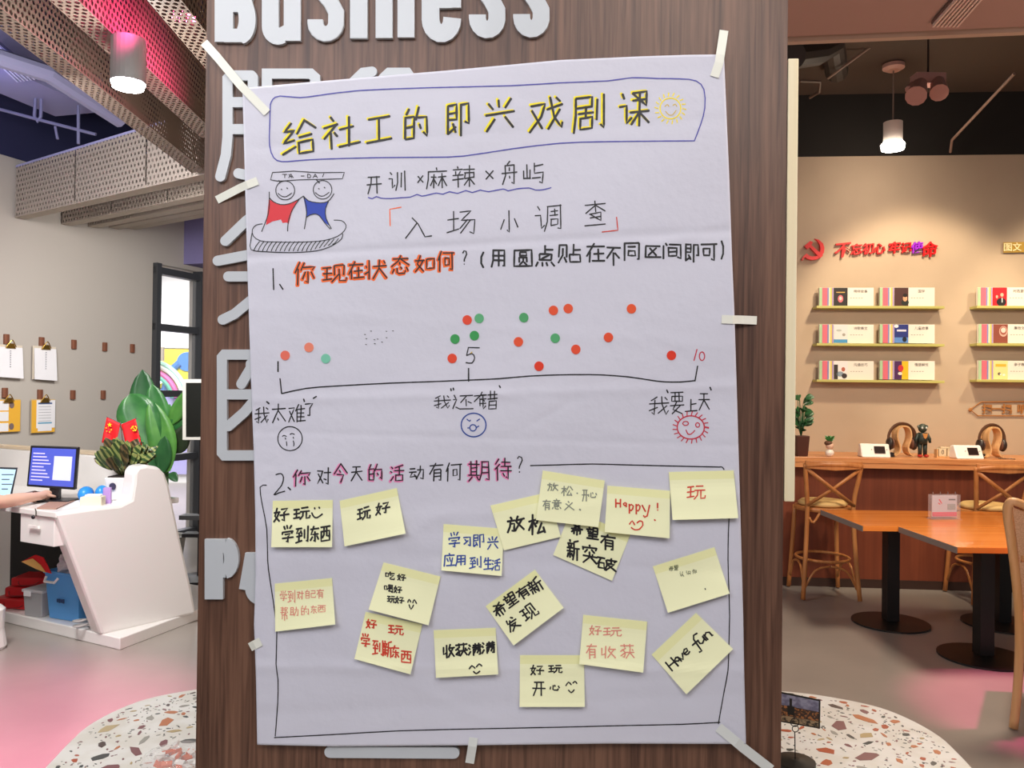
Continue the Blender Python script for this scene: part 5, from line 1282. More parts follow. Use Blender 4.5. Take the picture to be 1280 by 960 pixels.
# ---- big broad-leaved plant behind the desk
BY = 6.8; bp_ = at(205, 700, BY)
big = thing('potted_tree', 'tall broad-leaved green plant behind the reception desk', 'potted plant', (bp_.x, BY, 0))
M_lf = mat('leaf_green', '2a6433', .3, noise=('4c8a48', (6, 6, 6), 3, .35, .65)); M_lf2 = mat('leaf_green_dark', '1f4a2a', .35, noise=('2f6436', (6, 6, 6), 3, .3, .7)); M_lf3 = mat('leaf_green_light', '5a9440', .35, noise=('3f7a38', (8, 8, 8), 3, .3, .7))
MB().lathe([(.13, 0), (.17, .32), (.18, .33), (.15, .33), (.14, .28)], (bp_.x, BY, 0), 24).build('pot', mat('pot_grey', '8a8884', .5), big)
MB().tube([(bp_.x, BY, .2), (bp_.x + .01, BY, .9), at(203, 585, BY)], .02, 8).build('stem', mat('stem_green', '47663a', .6), big)
LV = [((205, 575), (178, 462), 34, M_lf2, .0, (-.06, 0, .05), .04), ((192, 560), (163, 492), 44, M_lf, -.10, (-.03, 0, .05), .05), ((206, 560), (190, 480), 26, M_lf, -.03, (0, 0, .03), -.03), ((208, 590), (188, 500), 30, M_lf3, -.08, (.03, 0, 0), .02), ((213, 530), (234, 487), 16, M_lf3, -.05, (.0, 0, -.02), 0),
      ((205, 575), (226, 505), 20, M_lf, -.02, (.02, 0, .03), 0), ((196, 592), (168, 560), 26, M_lf2, -.12, (0, 0, .02), 0), ((190, 595), (176, 545), 22, M_lf2, .05, (0, 0, .02), 0), ((212, 565), (236, 530), 24, mat('leaf_olive_dark', '2c3a24', .4), -.03, (0, 0, -.03), 0), ((203, 590), (206, 545), 18, M_lf2, -.1, (0, 0, .0), 0), ((206, 560), (212, 505), 18, M_lf, 0, (.02, 0, 0), 0), ((212, 592), (222, 602), 10, M_lf2, -.1, (0, 0, .01), 0)]
for a_, b_, w, m, dy, bend, _ in LV:
    mb = MB(); leaf_mesh(mb, at(a_[0], a_[1], BY + dy), at(b_[0], b_[1], BY + dy - .03), w * BY / 1000 * 1.1, bend, 10, (.25, -1, .1), .25, .003)
    s_ = Vector((bp_.x, BY, .85)); mb.tube([s_, at(a_[0], a_[1], BY + dy)], .006, 5)
    mb.build('leaf', m, big, smooth=True)
# ---- white-framed display stand half hidden by the column
SY = 6.6
st = thing('display_stand', 'white-framed black display screen on a stand, half hidden by the column', 'screen', at(250, 690, SY))
def rectp(x0, y0, x1, y1, Y): return [at(x0, y1, Y), at(x1, y1, Y), at(x1, y0, Y), at(x0, y0, Y)]
MB().prism(rectp(228, 474, 275, 550, SY), (0, .04, 0)).build('frame', mat('frame_white', 'dad8d0', .4), st, bevel=.003)
MB().prism(rectp(232.5, 478.5, 272, 546, SY - .004), (0, .004, 0)).build('screen', mat('screen_black', '1f201d', .2), st)
MB().tube([at(252, 545, SY + .05), Vector((at(252, 545, SY + .05).x, SY + .05, .03))], .02, 8).build('pole', MATS['black_plastic'], st)
bx_ = at(252, 545, SY + .05); MB().lathe([(.2, 0), (.2, .02), (.03, .035)], (bx_.x, SY + .05, 0), 24).build('base', MATS['black_plastic'], st)
MB().box(at(244, 646, SY), (.22, .12, .035)).build('tray', mat('tray_grey', '3c3c3e', .4), st)
MB().box(at(246, 668, SY), (.2, .12, .03)).build('tray', MATS['black_plastic'], st)
# low white thing at the bottom-left edge
w0_ = atz(0, 812, .0)
MB().lathe([(.09, 0), (.10, .02), (.085, .12), (.09, .24), (.07, .26)], (w0_.x - .075, w0_.y, 0), 20).build('waste_bin', M_white, label='rounded white bin cut off by the left edge', cat='bin', smooth=False)
# ================================================================= TERRAZZO TABLE around the column
TC, TR, TZ = Vector((-.0053, 1.655, 0)), 1.107, .741
tt = thing('terrazzo_table', 'rounded white terrazzo table built around the foot of the column', 'table', (TC.x, TC.y, 0))
M_terr = mat('terrazzo_white', 'f4f2ec', .35, noise=('eae6dc', (14, 14, 14), 3, .4, .6))
n = 72
half = [(0, 2.35), (.35, 2.347), (.6, 2.338), (.8, 2.31), (.90, 2.275), (.975, 2.23), (1.02, 2.185), (1.055, 2.11), (1.073, 2.02), (1.068, 1.94), (1.058, 1.86), (1.03, 1.7), (.95, 1.5), (.78, 1.3), (.55, 1.15), (.3, 1.05), (0, 1.0)]
TC = Vector((.014, 1.66, 0)); HW_ = 1.075
ring_ = smooth_path([(TC.x + x, y, TZ) for x, y in half] + [(TC.x - x, y, TZ) for x, y in half[-2:0:-1]], 3, True)
o1 = ring_[::-1]; n = len(o1)
if (o1[1] - TC).cross(o1[2] - TC).z < 0: o1 = o1[::-1]
def inside_top(x, y, m):
    k = 1 + m * 1.6; X, Y_ = TC.x + (x - TC.x) * k, 1.75 + (y - 1.75) * k; r = False
    for i in range(n):
        x0, y0, x1, y1 = o1[i].x, o1[i].y, o1[i - 1].x, o1[i - 1].y
        if (y0 > Y_) != (y1 > Y_) and X < (x1 - x0) * (Y_ - y0) / (y1 - y0) + x0: r = not r
    return r
cc_ = [xl, xr, xr + dep, xl + dep]; cen = sum(cc_, Vector()) / 4
i1 = []
for i in range(n):      # inner ring: the column's outline
    d = (o1[i] - TC); d.z = 0; d.normalize(); best = None
    for a, b in zip(cc_, cc_[1:] + cc_[:1]):
        e = b - a; det = d.x * -e.y + d.y * e.x
        if abs(det) < 1e-9: continue
        w = a - TC; t = (w.x * -e.y + w.y * e.x) / det; s_ = (d.x * w.y - d.y * w.x) / det
        if t > 0 and -1e-6 <= s_ <= 1 + 1e-6: best = t if best is None else min(best, t)
    i1.append(TC + d * (best + .002) + Vector((0, 0, TZ)))
dn = Vector((0, 0, -.035)); mb = MB()
mb.add(o1 + i1 + [p + dn for p in o1] + [p + dn for p in i1], [f for i in range(n) for j in [(i + 1) % n] for f in ((i, j, n + j, n + i), (2 * n + j, 2 * n + i, 3 * n + i, 3 * n + j), (j, i, 2 * n + i, 2 * n + j), (n + i, n + j, 3 * n + j, 3 * n + i))])
mb.build('tabletop', M_terr, tt)
mb = MB(); mb.prism([TC + Vector(((p.x - TC.x) * .72, (p.y - TC.y) * .8, 0)) for p in o1], (0, 0, TZ - .035)).build('drum_base', mat('drum_grey', '6f6a68', .5), tt)
cr_ = random.Random(21)
chipc = [mat('chip_' + c, c, .35) for c in ('4d4f4c', '5a4a44', 'c0673f', 'b8552f', 'c9b48a', 'bfa878', '3c4442', '8a5a5c', 'a9a69c', 'c87a4c')]
def chip(cx, cy, L_, m, parent_mb=None):
    k = cr_.choice((5, 6, 7)); a0 = cr_.uniform(0, 6.28); asp = cr_.uniform(.3, .7); pts = []
    for i in range(k):
        a = 2 * math.pi * i / k + cr_.uniform(-.3, .3); r = L_ * .5 * cr_.uniform(.7, 1.15)
        x, y = r * math.cos(a), r * asp * math.sin(a)
        pts.append(Vector((cx + x * math.cos(a0) - y * math.sin(a0), cy + x * math.sin(a0) + y * math.cos(a0), TZ + .0002)))
    b = parent_mb or MB(); b.prism(pts, (0, 0, .0006))
    return b
placed = []
tries = 0
while len(placed) < 290 and tries < 9000:
    tries += 1
    x, y = cr_.uniform(-HW_, HW_), cr_.uniform(1.68, 2.34)
    L_ = cr_.choice((.016, .02, .025, .03, .035, .045, .055, .07)) 
    if not inside_top(x, y, L_ * .6) or (abs(x - cen.x) < .52 and abs(y - cen.y) < .42) or abs(x) < .5: continue
    if any((x - p[0]) ** 2 + (y - p[1]) ** 2 < ((L_ + p[2]) * .52) ** 2 for p in placed): continue
    placed.append((x, y, L_)); chip(x, y, L_, cr_.choice(chipc)).build('stone_chip', cr_.choice(chipc), tt)
for kx in range(3):
    mb = MB(); c = 0
    while c < 700:
        x, y = cr_.uniform(-HW_, HW_), cr_.uniform(1.6, 2.34)
        if not inside_top(x, y, .012) or (abs(x - cen.x) < .5 and abs(y - cen.y) < .38) or any((x - p[0]) ** 2 + (y - p[1]) ** 2 < (p[2] * .55) ** 2 for p in placed): continue
        chip(x, y, cr_.uniform(.004, .011), None, mb); c += 1
    mb.build('fine_chips', [chipc[0], chipc[8], chipc[7]][kx], tt, kind='stuff')
# sweets bag, left of the column
sb = atz(212, 945, TZ)
t = thing('sweets_bag', 'clear plastic bag of orange and white sweets on the terrazzo table', 'bag', (sb.x + .04, sb.y - .05, TZ))
r_ = random.Random(9)
mb = MB()
for i in range(26):
    MB().box((sb.x + .05 + r_.uniform(-.05, .05), sb.y - .05 + r_.uniform(-.05, .05), TZ + .012 + r_.uniform(0, .018)), (.022, .012, .007), rz=r_.uniform(0, 3), rx=r_.uniform(-.6, .6)).build('sweet', mat('sweet_' + ('orange' if i % 2 else 'white'), 'e8682c' if i % 2 else 'f4efe8', .4), t)
mb = MB(); mb.ball((sb.x + .045, sb.y - .05, TZ + .018), (.085, .075, .022), 16, 8)
for i, v in enumerate(mb.v): mb.v[i] = v + Vector((0, 0, .004 * math.sin(v.x * 190) * math.cos(v.y * 160)))
mb.build('wrapper', mat('clear_film', 'ffffff', .08, alpha=.22), t, smooth=True)
# photo card in a wire holder, right of the column
hb = atz(994, 957, TZ); HY = hb.y
t = thing('photo_holder', 'small landscape photo card held by a black ring-wire stand on the terrazzo', 'photo holder', hb)
bw_ = mat('black_wire', '1a1a1a', .4, metal=.5)
MB().lathe([(.045, 0), (.045, .012), (.01, .016)], (hb.x, HY, TZ), 24).build('base', bw_, t)
MB().tube([(hb.x, HY, TZ + .01), at(993.5, 915, HY)], .0012, 6).build('rod', bw_, t)
for (x, y, r) in ((993.5, 903, 5.2), (994.3, 911, 4)):
    MB().tube([at(x + r * math.cos(q * math.pi / 8), y + r * math.sin(q * math.pi / 8), HY - .002) for q in range(16)], .0011, 5, closed=True).build('ring', bw_, t)
c = [at(962, 900, HY + .05), at(1025, 911, HY + .0), at(1025.5, 875, HY + .0), at(962, 862, HY + .05)]
cn = (c[1] - c[0]).cross(c[3] - c[0]).normalized(); cn = cn if cn.y < 0 else -cn
card = MB().prism(c, -cn * .002).build('photo_border', mat('photo_black', '16130f', .4), t)
m = mat('photo_scene', '8b8db0', .4); nt = m.node_tree; b = nt.nodes['Principled BSDF']
def inq(a0, a1, b0, b1, o): 
    P_ = lambda a, b: (c[0] * (1 - a) + c[1] * a) * (1 - b) + (c[3] * (1 - a) + c[2] * a) * b + cn * o
    return [P_(a0, b0), P_(a1, b0), P_(a1, b1), P_(a0, b1)]
MB().prism(inq(.03, .97, .58, .95, .0003), cn * .0003).build('photo_sky', mat('photo_sky', '9a9bb4', .4, noise=('6f6d88', (60, 60, 90), 3, .4, .6)), card)
MB().prism(inq(.03, .97, .24, .58, .0003), cn * .0003).build('photo_town', mat('photo_town', '3c2a22', .4, noise=('b0703c', (160, 160, 200), 3, .5, .62)), card)
MB().prism(inq(.03, .97, .05, .24, .0003), cn * .0003).build('photo_foreground', mat('photo_fore', 'a08868', .4, noise=('2c2420', (120, 120, 160), 3, .45, .6)), card)
MB().prism(inq(.40, .45, .4, .85, .0007), cn * .0003).build('photo_tower', mat('photo_black', '16130f', .4), card)
MB().prism(inq(.36, .50, .3, .6, .0007), cn * .0003).build('photo_tower', mat('photo_black', '16130f', .4), card)
# small dark frame on the right flank of the column
sf = xr + CU * .0182 - CN * .12; sf.z = cf(985, 600).z
t = thing('card_frame', 'narrow black card in a thin white frame beside the pale board', 'frame', sf)
MB().box(sf + CU * .004, (.008, .05, .036), rz=-TH).build('frame', mat('frame_white2', 'f0eeea', .4), t); MB().box(sf + CU * .003 + CN * .026, (.006, .003, .032), rz=-TH).build('card', mat('card_black', '121212', .4), t)
# ================================================================= RIGHT WALL: emblem, slogan, shelves
M_red = mat('acrylic_red', 'd8141c', .35)
def RWM(px, py, off, scale=1.0):
    """matrix: text plane on the right wall at a pixel"""
    p = rw(px, py, off); m = Matrix((RU, Vector((0, 0, 1)), RN)).transposed().to_4x4(); m.translation = p; return m
def wpoly(pts, ox, oy, k, off, th, m, nm, parent=None, **kw):
    return MB().prism([rw(ox + x / k, oy + y / k, off) for x, y in pts], RN * th).build(nm, m, parent, **kw)
em = thing('wall_emblem', 'red hammer and sickle emblem mounted on the beige wall', 'emblem', rw(1016, 325, .02))
sick = [(228, 76), (250, 82), (270, 100), (277, 122), (275, 145), (262, 166), (240, 180), (214, 183), (192, 176), (180, 168), (170, 184), (164, 180), (176, 160), (188, 150), (200, 160), (218, 166), (238, 162), (252, 148), (258, 128), (254, 106), (244, 90)]
hm = [(178, 112), (206, 88), (220, 94), (212, 108), (270, 160), (256, 174), (204, 120), (192, 128)]
mbp = union_solid([sick], lambda x, y, o: rw(960 + x / 4, 280 + y / 4, .02), 0, RN * .03); mbp.build('sickle', M_red, em)
mbp = union_solid([hm], lambda x, y, o: rw(960 + x / 4, 280 + y / 4, .021), 0, RN * .032); mbp.build('hammer', M_red, em)
SL = [('不', 368, 136, 24), ('忘', 438, 132, 17), ('初', 498, 128, 17), ('心', 554, 128, 17), ('牢', 628, 124, 18), ('记', 686, 122, 16), ('使', 740, 122, 17), ('命', 802, 134, 23)]
ORD = dict(zip('不忘初心牢记命', ('first, nearest the emblem,', 'second', 'third', 'fourth, last before the gap,', 'fifth, first after the gap,', 'sixth, just before the violet one,', 'tall last')))
for ch, x, y, s in SL:
    px, py = 960 + x / 4, 280 + y / 4
    col = M_red if ch != '使' else mat('acrylic_red_violet_lit', '9a20d0', .35)  # one red character has the violet light on it put into its colour
    text_obj('wall_character', ch, s * 7.15 / 1000 * .86, RWM(px, py, .02) @ Matrix.Rotation(R(6), 4, 'Z'), col, ext=.012, bold=.0022, shear=.18, label=('violet-lit brush character, second from last of the wall slogan' if ch == '使' else 'red brush character, %s of the wall slogan' % ORD[ch]), cat='wall lettering', group='red slogan characters')
gs = thing('wall_sign', 'small shiny gold lettered sign cut off at the right edge', 'sign', rw(1262, 310, .02))
MB().prism([rw(x, y, .015) for x, y in ((1254, 303), (1310, 302), (1310, 315), (1254, 316))], RN * .006).build('plate', mat('gold_plate', 'c9a24c', .3, metal=.6), gs)
text_obj('lettering', '图文', 11 * 7.05 / 1000, RWM(1265.5, 309.5, .026), mat('gold_bright', 'fff0b8', .3), gs, ext=.002, bold=.0012)
# arrow sign
ar = thing('arrow_sign', 'brown outlined arrow-shaped sign with Chinese lettering, cut off at right', 'sign', rw(1245, 520, .02))
brn = mat('sign_brown', 'a8703c', .5)
pl_ = [(1213, 512), (1226, 502.5), (1330, 501.5), (1330, 520), (1222, 519.5)]
MB().tube([rw(x, y, .012) for x, y in pl_], .0055, 6, closed=True).build('outline', brn, ar)
MB().ball(rw(1213, 512, .012), (.018, .008, .018), 10, 6).build('arrow_tip', brn, ar)
for ch, x in (('扫', 1234), ('一', 1246.5), ('扫', 1258.5), ('，', 1267), ('听', 1278)):
    text_obj('lettering', ch, 13 * 7.05 / 1000, RWM(x, 512, .008), brn, ar, ext=.004, bold=.0022)
# shelves and display cards
M_sh = mat('shelf_green', 'b9b468', .5)
SHX = {'left': (1015.5, 1172.5), 'right': (1212, 1368)}; ROWS = [(384, 'top'), (430, 'middle'), (474.5, 'lowest')]
for sd, (x0, x1) in SHX.items():
    for y, rn in ROWS:
        pts = [rw(x0, y, 0), rw(x1, y, 0)]; z = pts[0].z
        a, b = pts; b = Vector((b.x, b.y, z)); a = Vector((a.x, a.y, z))
        MB().prism([a, b, b + RN * .13, a + RN * .13], (0, 0, -.022)).build('wall_shelf', M_sh, label='%s pale green wall shelf of the %s stack' % (rn, sd), cat='shelf', group='pale green wall shelves', bevel=.002)
cov = {}
def card_(px0, y, title, lab, art, kind):
    z = rw(px0, y, 0).z; a = rw(px0, y, .075); a.z = z + .0008
    W_ = 66.5 * 7.05 / 1000; H_ = .166
    t = thing('book_display', lab, 'display card', a + RU * W_ / 2)
    def bx(u0, u1, v0, v1, off, th, m, nm, par=None):
        q = [a + RU * (W_ * u) + Vector((0, 0, H_ * v)) + RN * off for u, v in ((u0, v0), (u1, v0), (u1, v1), (u0, v1))]
        return MB().prism(q, RN * th).build(nm, m, par or t)
    bx(0, 1, 0, 1, -.03, .03, mat('card_white', 'e9e2d8', .6), 'card_block')
    for i, (u0, u1, c) in enumerate(((0, .055, 'a9c8a0'), (.055, .15, 'd8687c'), (.15, .175, '7c8cc8'), (.175, .205, 'e8dcc0'), (.205, .235, 'e0c860'), (.235, .26, 'a890c8'))):
        bx(u0, u1 - .003, 0, .99, .0, .003 + .001 * (i % 2), mat('spine' + c, c, .6), 'spine')
    cv = bx(.265, .52, .01, .99, 0, .004, mat('cover_' + art[0], art[0], .5), 'cover')
    def blob(u, v, ru, rv, c, o=0, k=14):
        q = [a + RU * (W_ * (u + ru * math.cos(2 * math.pi * i / k))) + Vector((0, 0, H_ * (v + rv * math.sin(2 * math.pi * i / k)))) + RN * (.0042 + o) for i in range(k)]
        MB().prism(q, RN * .0004).build('cover_picture', mat('art' + c, c, .5), cv)
    for b_ in art[1:]:
        if b_[0] == 'r': bx(b_[1], b_[2], b_[3], b_[4], .0042 + b_[6] if len(b_) > 6 else .0042, .0004, mat('art' + b_[5], b_[5], .5), 'cover_picture', cv)
        else: blob(*b_[1:])
    M = Matrix((RU, Vector((0, 0, 1)), RN)).transposed().to_4x4(); M.translation = a + RU * W_ * .76 + Vector((0, 0, H_ * .79)) + RN * .0012
    text_obj('title', title, .030, M, mat('print_grey_dark', '55504c', .6), t, ext=.0003)
    M2 = M.copy(); M2.translation = a + RU * W_ * .68 + Vector((0, 0, H_ * .45)) + RN * .0012
    for i in range(5): bx(.57 + i * .05, .60 + i * .05, .43, .46, .0, .0006, mat('print_grey_mid', '9a938c', .6), 'small_print')
CARDS = [(1024, 384, '榜样故事', 'a black cover with a pink flame shape', ('17100f', ('b', .39, .4, .05, .2, 'd86a78'), ('b', .39, .42, .025, .1, 'f0c8c0', .0005), ('r', .31, .47, .72, .77, 'c8a050'))),
         (1099.5, 384, '国学', 'a dark maroon portrait cover', ('4a2a28', ('b', .46, .2, .07, .16, '1f2420'), ('b', .46, .42, .04, .17, 'd8a07c', .0005), ('b', .46, .58, .042, .1, '1a1412', .0008))),
         (1024, 429.5, '诗歌美文', 'a pale misty cover with blue waves', ('d8dcdc', ('r', .266, .519, .02, .2, '3f8cc0'), ('b', .36, .68, .05, .06, 'b0b8b4'), ('b', .45, .45, .03, .08, 'a09a90'))),
         (1099.5, 429.5, '儿童故事', 'a deep blue night-sky cover', ('23307c', ('r', .266, .519, .02, .3, '5a88d0'), ('b', .30, .9, .04, .09, 'e8e8f0'), ('r', .31, .48, .62, .72, 'd8d8ec', .0004), ('b', .45, .2, .04, .14, '141828', .0006))),
         (1024, 474.5, '沟通技巧', 'a white cover with sketched people', ('e4e0e0', ('b', .44, .55, .035, .12, 'b0604c'), ('b', .38, .3, .07, .14, '8898a8'), ('r', .267, .34, .02, .8, '2c2420'), ('b', .46, .2, .05, .14, '30282c', .0005))),
         (1099.5, 474.5, '情感解忧', 'a half purple, half yellow cover', ('4a2058', ('r', .4, .519, .01, .98, 'e8b820'), ('b', .38, .6, .05, .18, 'c83038', .0005), ('b', .37, .32, .04, .08, 'e8dcd0', .0006))),
         (1222, 384, '时政要闻', 'a bright red cover with a man in a dark suit', ('c01828', ('b', .42, .22, .085, .22, '1c1a22'), ('b', .43, .6, .03, .1, 'e0b098', .0006), ('b', .34, .5, .02, .09, 'e0b098', .0006), ('r', .425, .44, .2, .45, 'f0f0f0', .0008))),
         (1223, 429.5, '廉政文化', 'a brown cover with pale concentric arcs', ('8c4a3c', ('b', .44, .62, .075, .28, 'd8b0a0', .0003), ('b', .44, .65, .062, .22, '9c5a4c', .0008), ('b', .44, .68, .045, .14, 'e8d0c4', .0013))),
         (1223, 474.5, '亲子教育', 'a pale yellow children cover', ('ecdc98', ('r', .3, .49, .68, .82, 'e8b43c'), ('b', .37, .3, .03, .08, '6c6050'), ('b', .45, .25, .025, .06, 'f4f0e0'), ('b', .39, .28, .015, .04, 'f8f4e8', .0006)))]
for px, y, ti, desc, art in CARDS:
    card_(px, y, ti, 'display card titled %s with %s' % (ti, desc), art, 0)
# ---------------------------------------------------------------- bar counter
M_ctr = wood('counter_wood', 'c07a48', 'd99a66', 40, .35, axis=0, bumpy=.06); M_pan = wood('panel_wood', '6e3522', '86452c', 22, .5, axis=2)
CZ = 1.083; off = .64
ct = thing('bar_counter', 'long wooden bar counter along the back wall with a red-brown front', 'counter', rwx(3.6, 0, off))
def wbox(x0, x1, o0, o1, z0, z1, m, nm, par, **kw):
    q = [rwx(x0, z0, o0), rwx(x1, z0, o0), rwx(x1, z0, o1), rwx(x0, z0, o1)]
    return MB().prism(q, (0, 0, z1 - z0)).build(nm, m, par, **kw)
wbox(1.0, 6.5, .005, .66, CZ - .045, CZ, M_ctr, 'counter_top', ct, bevel=.004)
wbox(1.0, 6.5, .60, .655, CZ - .085, CZ - .0455, M_ctr, 'apron', ct)
wbox(1.0, 6.5, .50, .54, 0, CZ - .086, M_pan, 'front_panel', ct)
wbox(1.0, 6.5, .541, .552, 0, .07, mat('kick_dark', '3a241c', .6), 'kick_board', ct)
def cat_(px, py, dz=0): return atz(px, py, CZ + dz)
# potted plant at left end
p0 = cat_(1001, 570)
t = thing('potted_plant', 'dark leafy potted plant at the left end of the bar counter', 'potted plant', p0)
MB().add([p0 + Vector((sx * .055 * k, sy * .055 * k, z)) for k, z in ((.8, .001), (1, .17)) for sx, sy in ((-1, -1), (1, -1), (1, 1), (-1, 1))], [(3, 2, 1, 0), (4, 5, 6, 7), (0, 1, 5, 4), (1, 2, 6, 5), (2, 3, 7, 6), (3, 0, 4, 7)]).build('pot', mat('pot_darkbrown', '4a2418', .5), t, bevel=.004)
for i in range(34):
    a_ = lr.uniform(0, 6.28); h = lr.uniform(.17, .50); b_ = p0 + Vector((math.cos(a_) * .03, math.sin(a_) * .03, h)); e_ = b_ + Vector((math.cos(a_) * .075, math.sin(a_) * .05, .02))
    mb = MB(); leaf_mesh(mb, b_, e_, .055, (0, 0, .01), 5, (0, -1, .5), .2); mb.tube([p0 + Vector((0, 0, .16)), b_], .003, 5); mb.build('leaf', M_lf2, t, smooth=True)
# plant-head figurine
p0 = cat_(1037, 571)
t = thing('plant_figurine', 'tiny white doll-shaped planter with a green tuft', 'figurine', p0)
MB().ball(p0 + Vector((0, 0, .032)), (.036, .03, .033), 12, 8).build('body', mat('porcelain', 'efe4d8', .3), t, smooth=True)
MB().ball(p0 + Vector((0, 0, .09)), (.032, .03, .033), 12, 8).build('head', mat('figurine_skin', 'e0b8a0', .4), t, smooth=True)
for i in range(12):
    a_ = i * .52; mb = MB(); leaf_mesh(mb, p0 + Vector((0, 0, .115)), p0 + Vector((.04 * math.cos(a_), .03 * math.sin(a_), .155 + .01 * (i % 3))), .022, (0, 0, .01), 4, (0, -1, .3)); mb.build('leaf', M_lf, t)
MB().ball(p0 + Vector((-.012, 0, .112)), (.034, .032, .022), 10, 6).build('hair', mat('figurine_hair', '5c3a26', .6), t)
# white devices
def device(px, py, lab, rz):
    p = cat_(px, py); t = thing('audio_player', lab, 'device', p, rz)
    mb = MB(); prof = [(-.06, 0), (.055, 0), (.05, .09), (.02, .1), (.005, .1)]
    mb.prism([(-.115, y, z + .001) for y, z in ((-.075, .0), (.06, .0), (.03, .105), (-.02, .11), (-.062, .02))], (.23, 0, 0)); mb.build('body', mat('device_white', 'f2ebe4', .3), t, local=True, bevel=.010)
    y0, z0, y1, z1 = -.0585, .031, -.029, .094
    mb = MB(); mb.prism([(-.01, y0 - .002, z0 + .002), (.075, y0 - .002, z0 + .002), (.075, y1 - .003, z1 - .004), (-.01, y1 - .003, z1 - .004)], (0, -.002, .001)); mb.build('screen', mat('device_screen', '2a1c1c', .2), t, local=True)
    for x in (-.03, .09):
        mb = MB(); mb.ball((x, -.046, .064), .004, 8, 6); mb.build('button', mat('device_button', '9a8078', .4), t, local=True)
    mb = MB(); mb.box((.135, .02, .02), (.05, .06, .036)); mb.build('side_plug', MATS['black_plastic'], t, local=True)
device(1092, 571, 'white wedge-shaped audio player with black screen, left one on the bar', -.12)
device(1207, 573, 'white wedge-shaped audio player with black screen, right one on the bar', .04)
M_hw = wood('stand_wood', 'c99660', 'e0b582', 40, .5)
def headset(px, py, lab1, lab2, rz):
    p = cat_(px, py); t = thing('headphone_stand', lab1, 'stand', p, rz)
    # a bent plywood loop with flared feet
    loop = smooth_path([(-.085, 0, .012), (-.05, 0, .03), (-.035, 0, .08), (-.058, 0, .15), (-.06, 0, .205), (-.04, 0, .245), (0, 0, .258), (.04, 0, .245), (.06, 0, .205), (.058, 0, .15), (.035, 0, .08), (.05, 0, .03), (.085, 0, .012)], 3)
    mb = MB(); n_ = len(loop); vs = []
    for i, q in enumerate(loop):
        a = loop[max(0, i - 1)]; b = loop[min(n_ - 1, i + 1)]; d = (b - a).normalized(); nn = Vector((-d.z, 0, d.x)) * .006
        for y in (-.04, .04): vs += [q + nn + Vector((0, y, 0)), q - nn + Vector((0, y, 0))]
    fs = []
    for i in range(n_ - 1):
        o = 4 * i; fs += [(o, o + 4, o + 6, o + 2), (o + 1, o + 3, o + 7, o + 5), (o, o + 1, o + 5, o + 4), (o + 2, o + 6, o + 7, o + 3)]
    fs += [(0, 2, 3, 1), (4 * n_ - 4, 4 * n_ - 3, 4 * n_ - 1, 4 * n_ - 2)]
    mb.add(vs, fs); mb.build('bent_loop', M_hw, t, local=True)
    h = thing('headphones', lab2, 'headphones', p, rz)
    arcp = [(.118 * math.cos(R(a)), 0, .155 + .122 * math.sin(R(a))) for a in range(-10, 191, 12)]
    mb = MB(); mb.tube(arcp, .010, 8, flat=1.8); mb.build('headband', mat('band_brown', '5a3a28', .5), h, local=True)
    for s_ in (-1, 1):
        mb = MB(); mb.ball((s_ * .108, 0, .11), (.026, .042, .055), 12, 8); ec = mb.build('ear_cup', mat('cup_dark', '2c201c', .4), h, local=True, smooth=True)
        mb = MB(); mb.ball((s_ * .086, 0, .11), (.014, .036, .046), 12, 8); mb.build('ear_pad', mat('pad_brown', '6a4434', .7), ec, local=True, smooth=True)
headset(1127, 571, 'bent wooden headphone stand, left one on the bar', 'dark brown headphones on the left wooden stand', .12)
headset(1239, 573, 'bent wooden headphone stand, right one on the bar', 'dark brown headphones on the right wooden stand', .2)
# dark figurine (generic) beside the left headphones
p = cat_(1153, 571.5)
t = thing('toy_figurine', 'dark standing toy figurine with big eyes and red shoes beside the headphones', 'figurine', p)
dk = mat('toy_dark', '24302c', .5)
for s_ in (-1, 1):
    MB().tube([p + Vector((s_ * .022, 0, .012)), p + Vector((s_ * .02, 0, .12))], [.015, .018], 10).build('leg', dk, t, smooth=True)
    MB().ball(p + Vector((s_ * .026, -.012, .012)), (.020, .026, .012), 10, 6).build('shoe', mat('toy_red', 'b02418', .4), t, smooth=True)
    MB().tube([p + Vector((s_ * .036, 0, .195)), p + Vector((s_ * .056, -.005, .15)), p + Vector((s_ * .058, -.01, .12))], [.014, .013, .010], 10).build('arm', dk, t, smooth=True)
    MB().ball(p + Vector((s_ * .017, -.028, .245)), (.009, .006, .010), 10, 6).build('eye', mat('toy_eye', 'd8dcd4', .3), t, smooth=True)
    MB().ball(p + Vector((s_ * .034, 0, .255)), (.012, .010, .014), 10, 6).build('ear', mat('toy_grey', '5c645c', .4), t, smooth=True)
MB().tube([p + Vector((0, 0, .11)), p + Vector((0, 0, .15)), p + Vector((0, 0, .205))], [.036, .042, .036], 12).build('torso', dk, t, smooth=True)
MB().ball(p + Vector((0, 0, .242)), (.036, .032, .038), 14, 10).build('head', mat('toy_head', '3c463c', .5), t, smooth=True)
MB().prism([p + Vector((x, -.043, z)) for x, z in ((-.022, .2), (.022, .2), (.012, .165), (0, .155), (-.012, .165))], (0, -.003, 0)).build('collar', mat('toy_orange', 'c88a4c', .5), t)
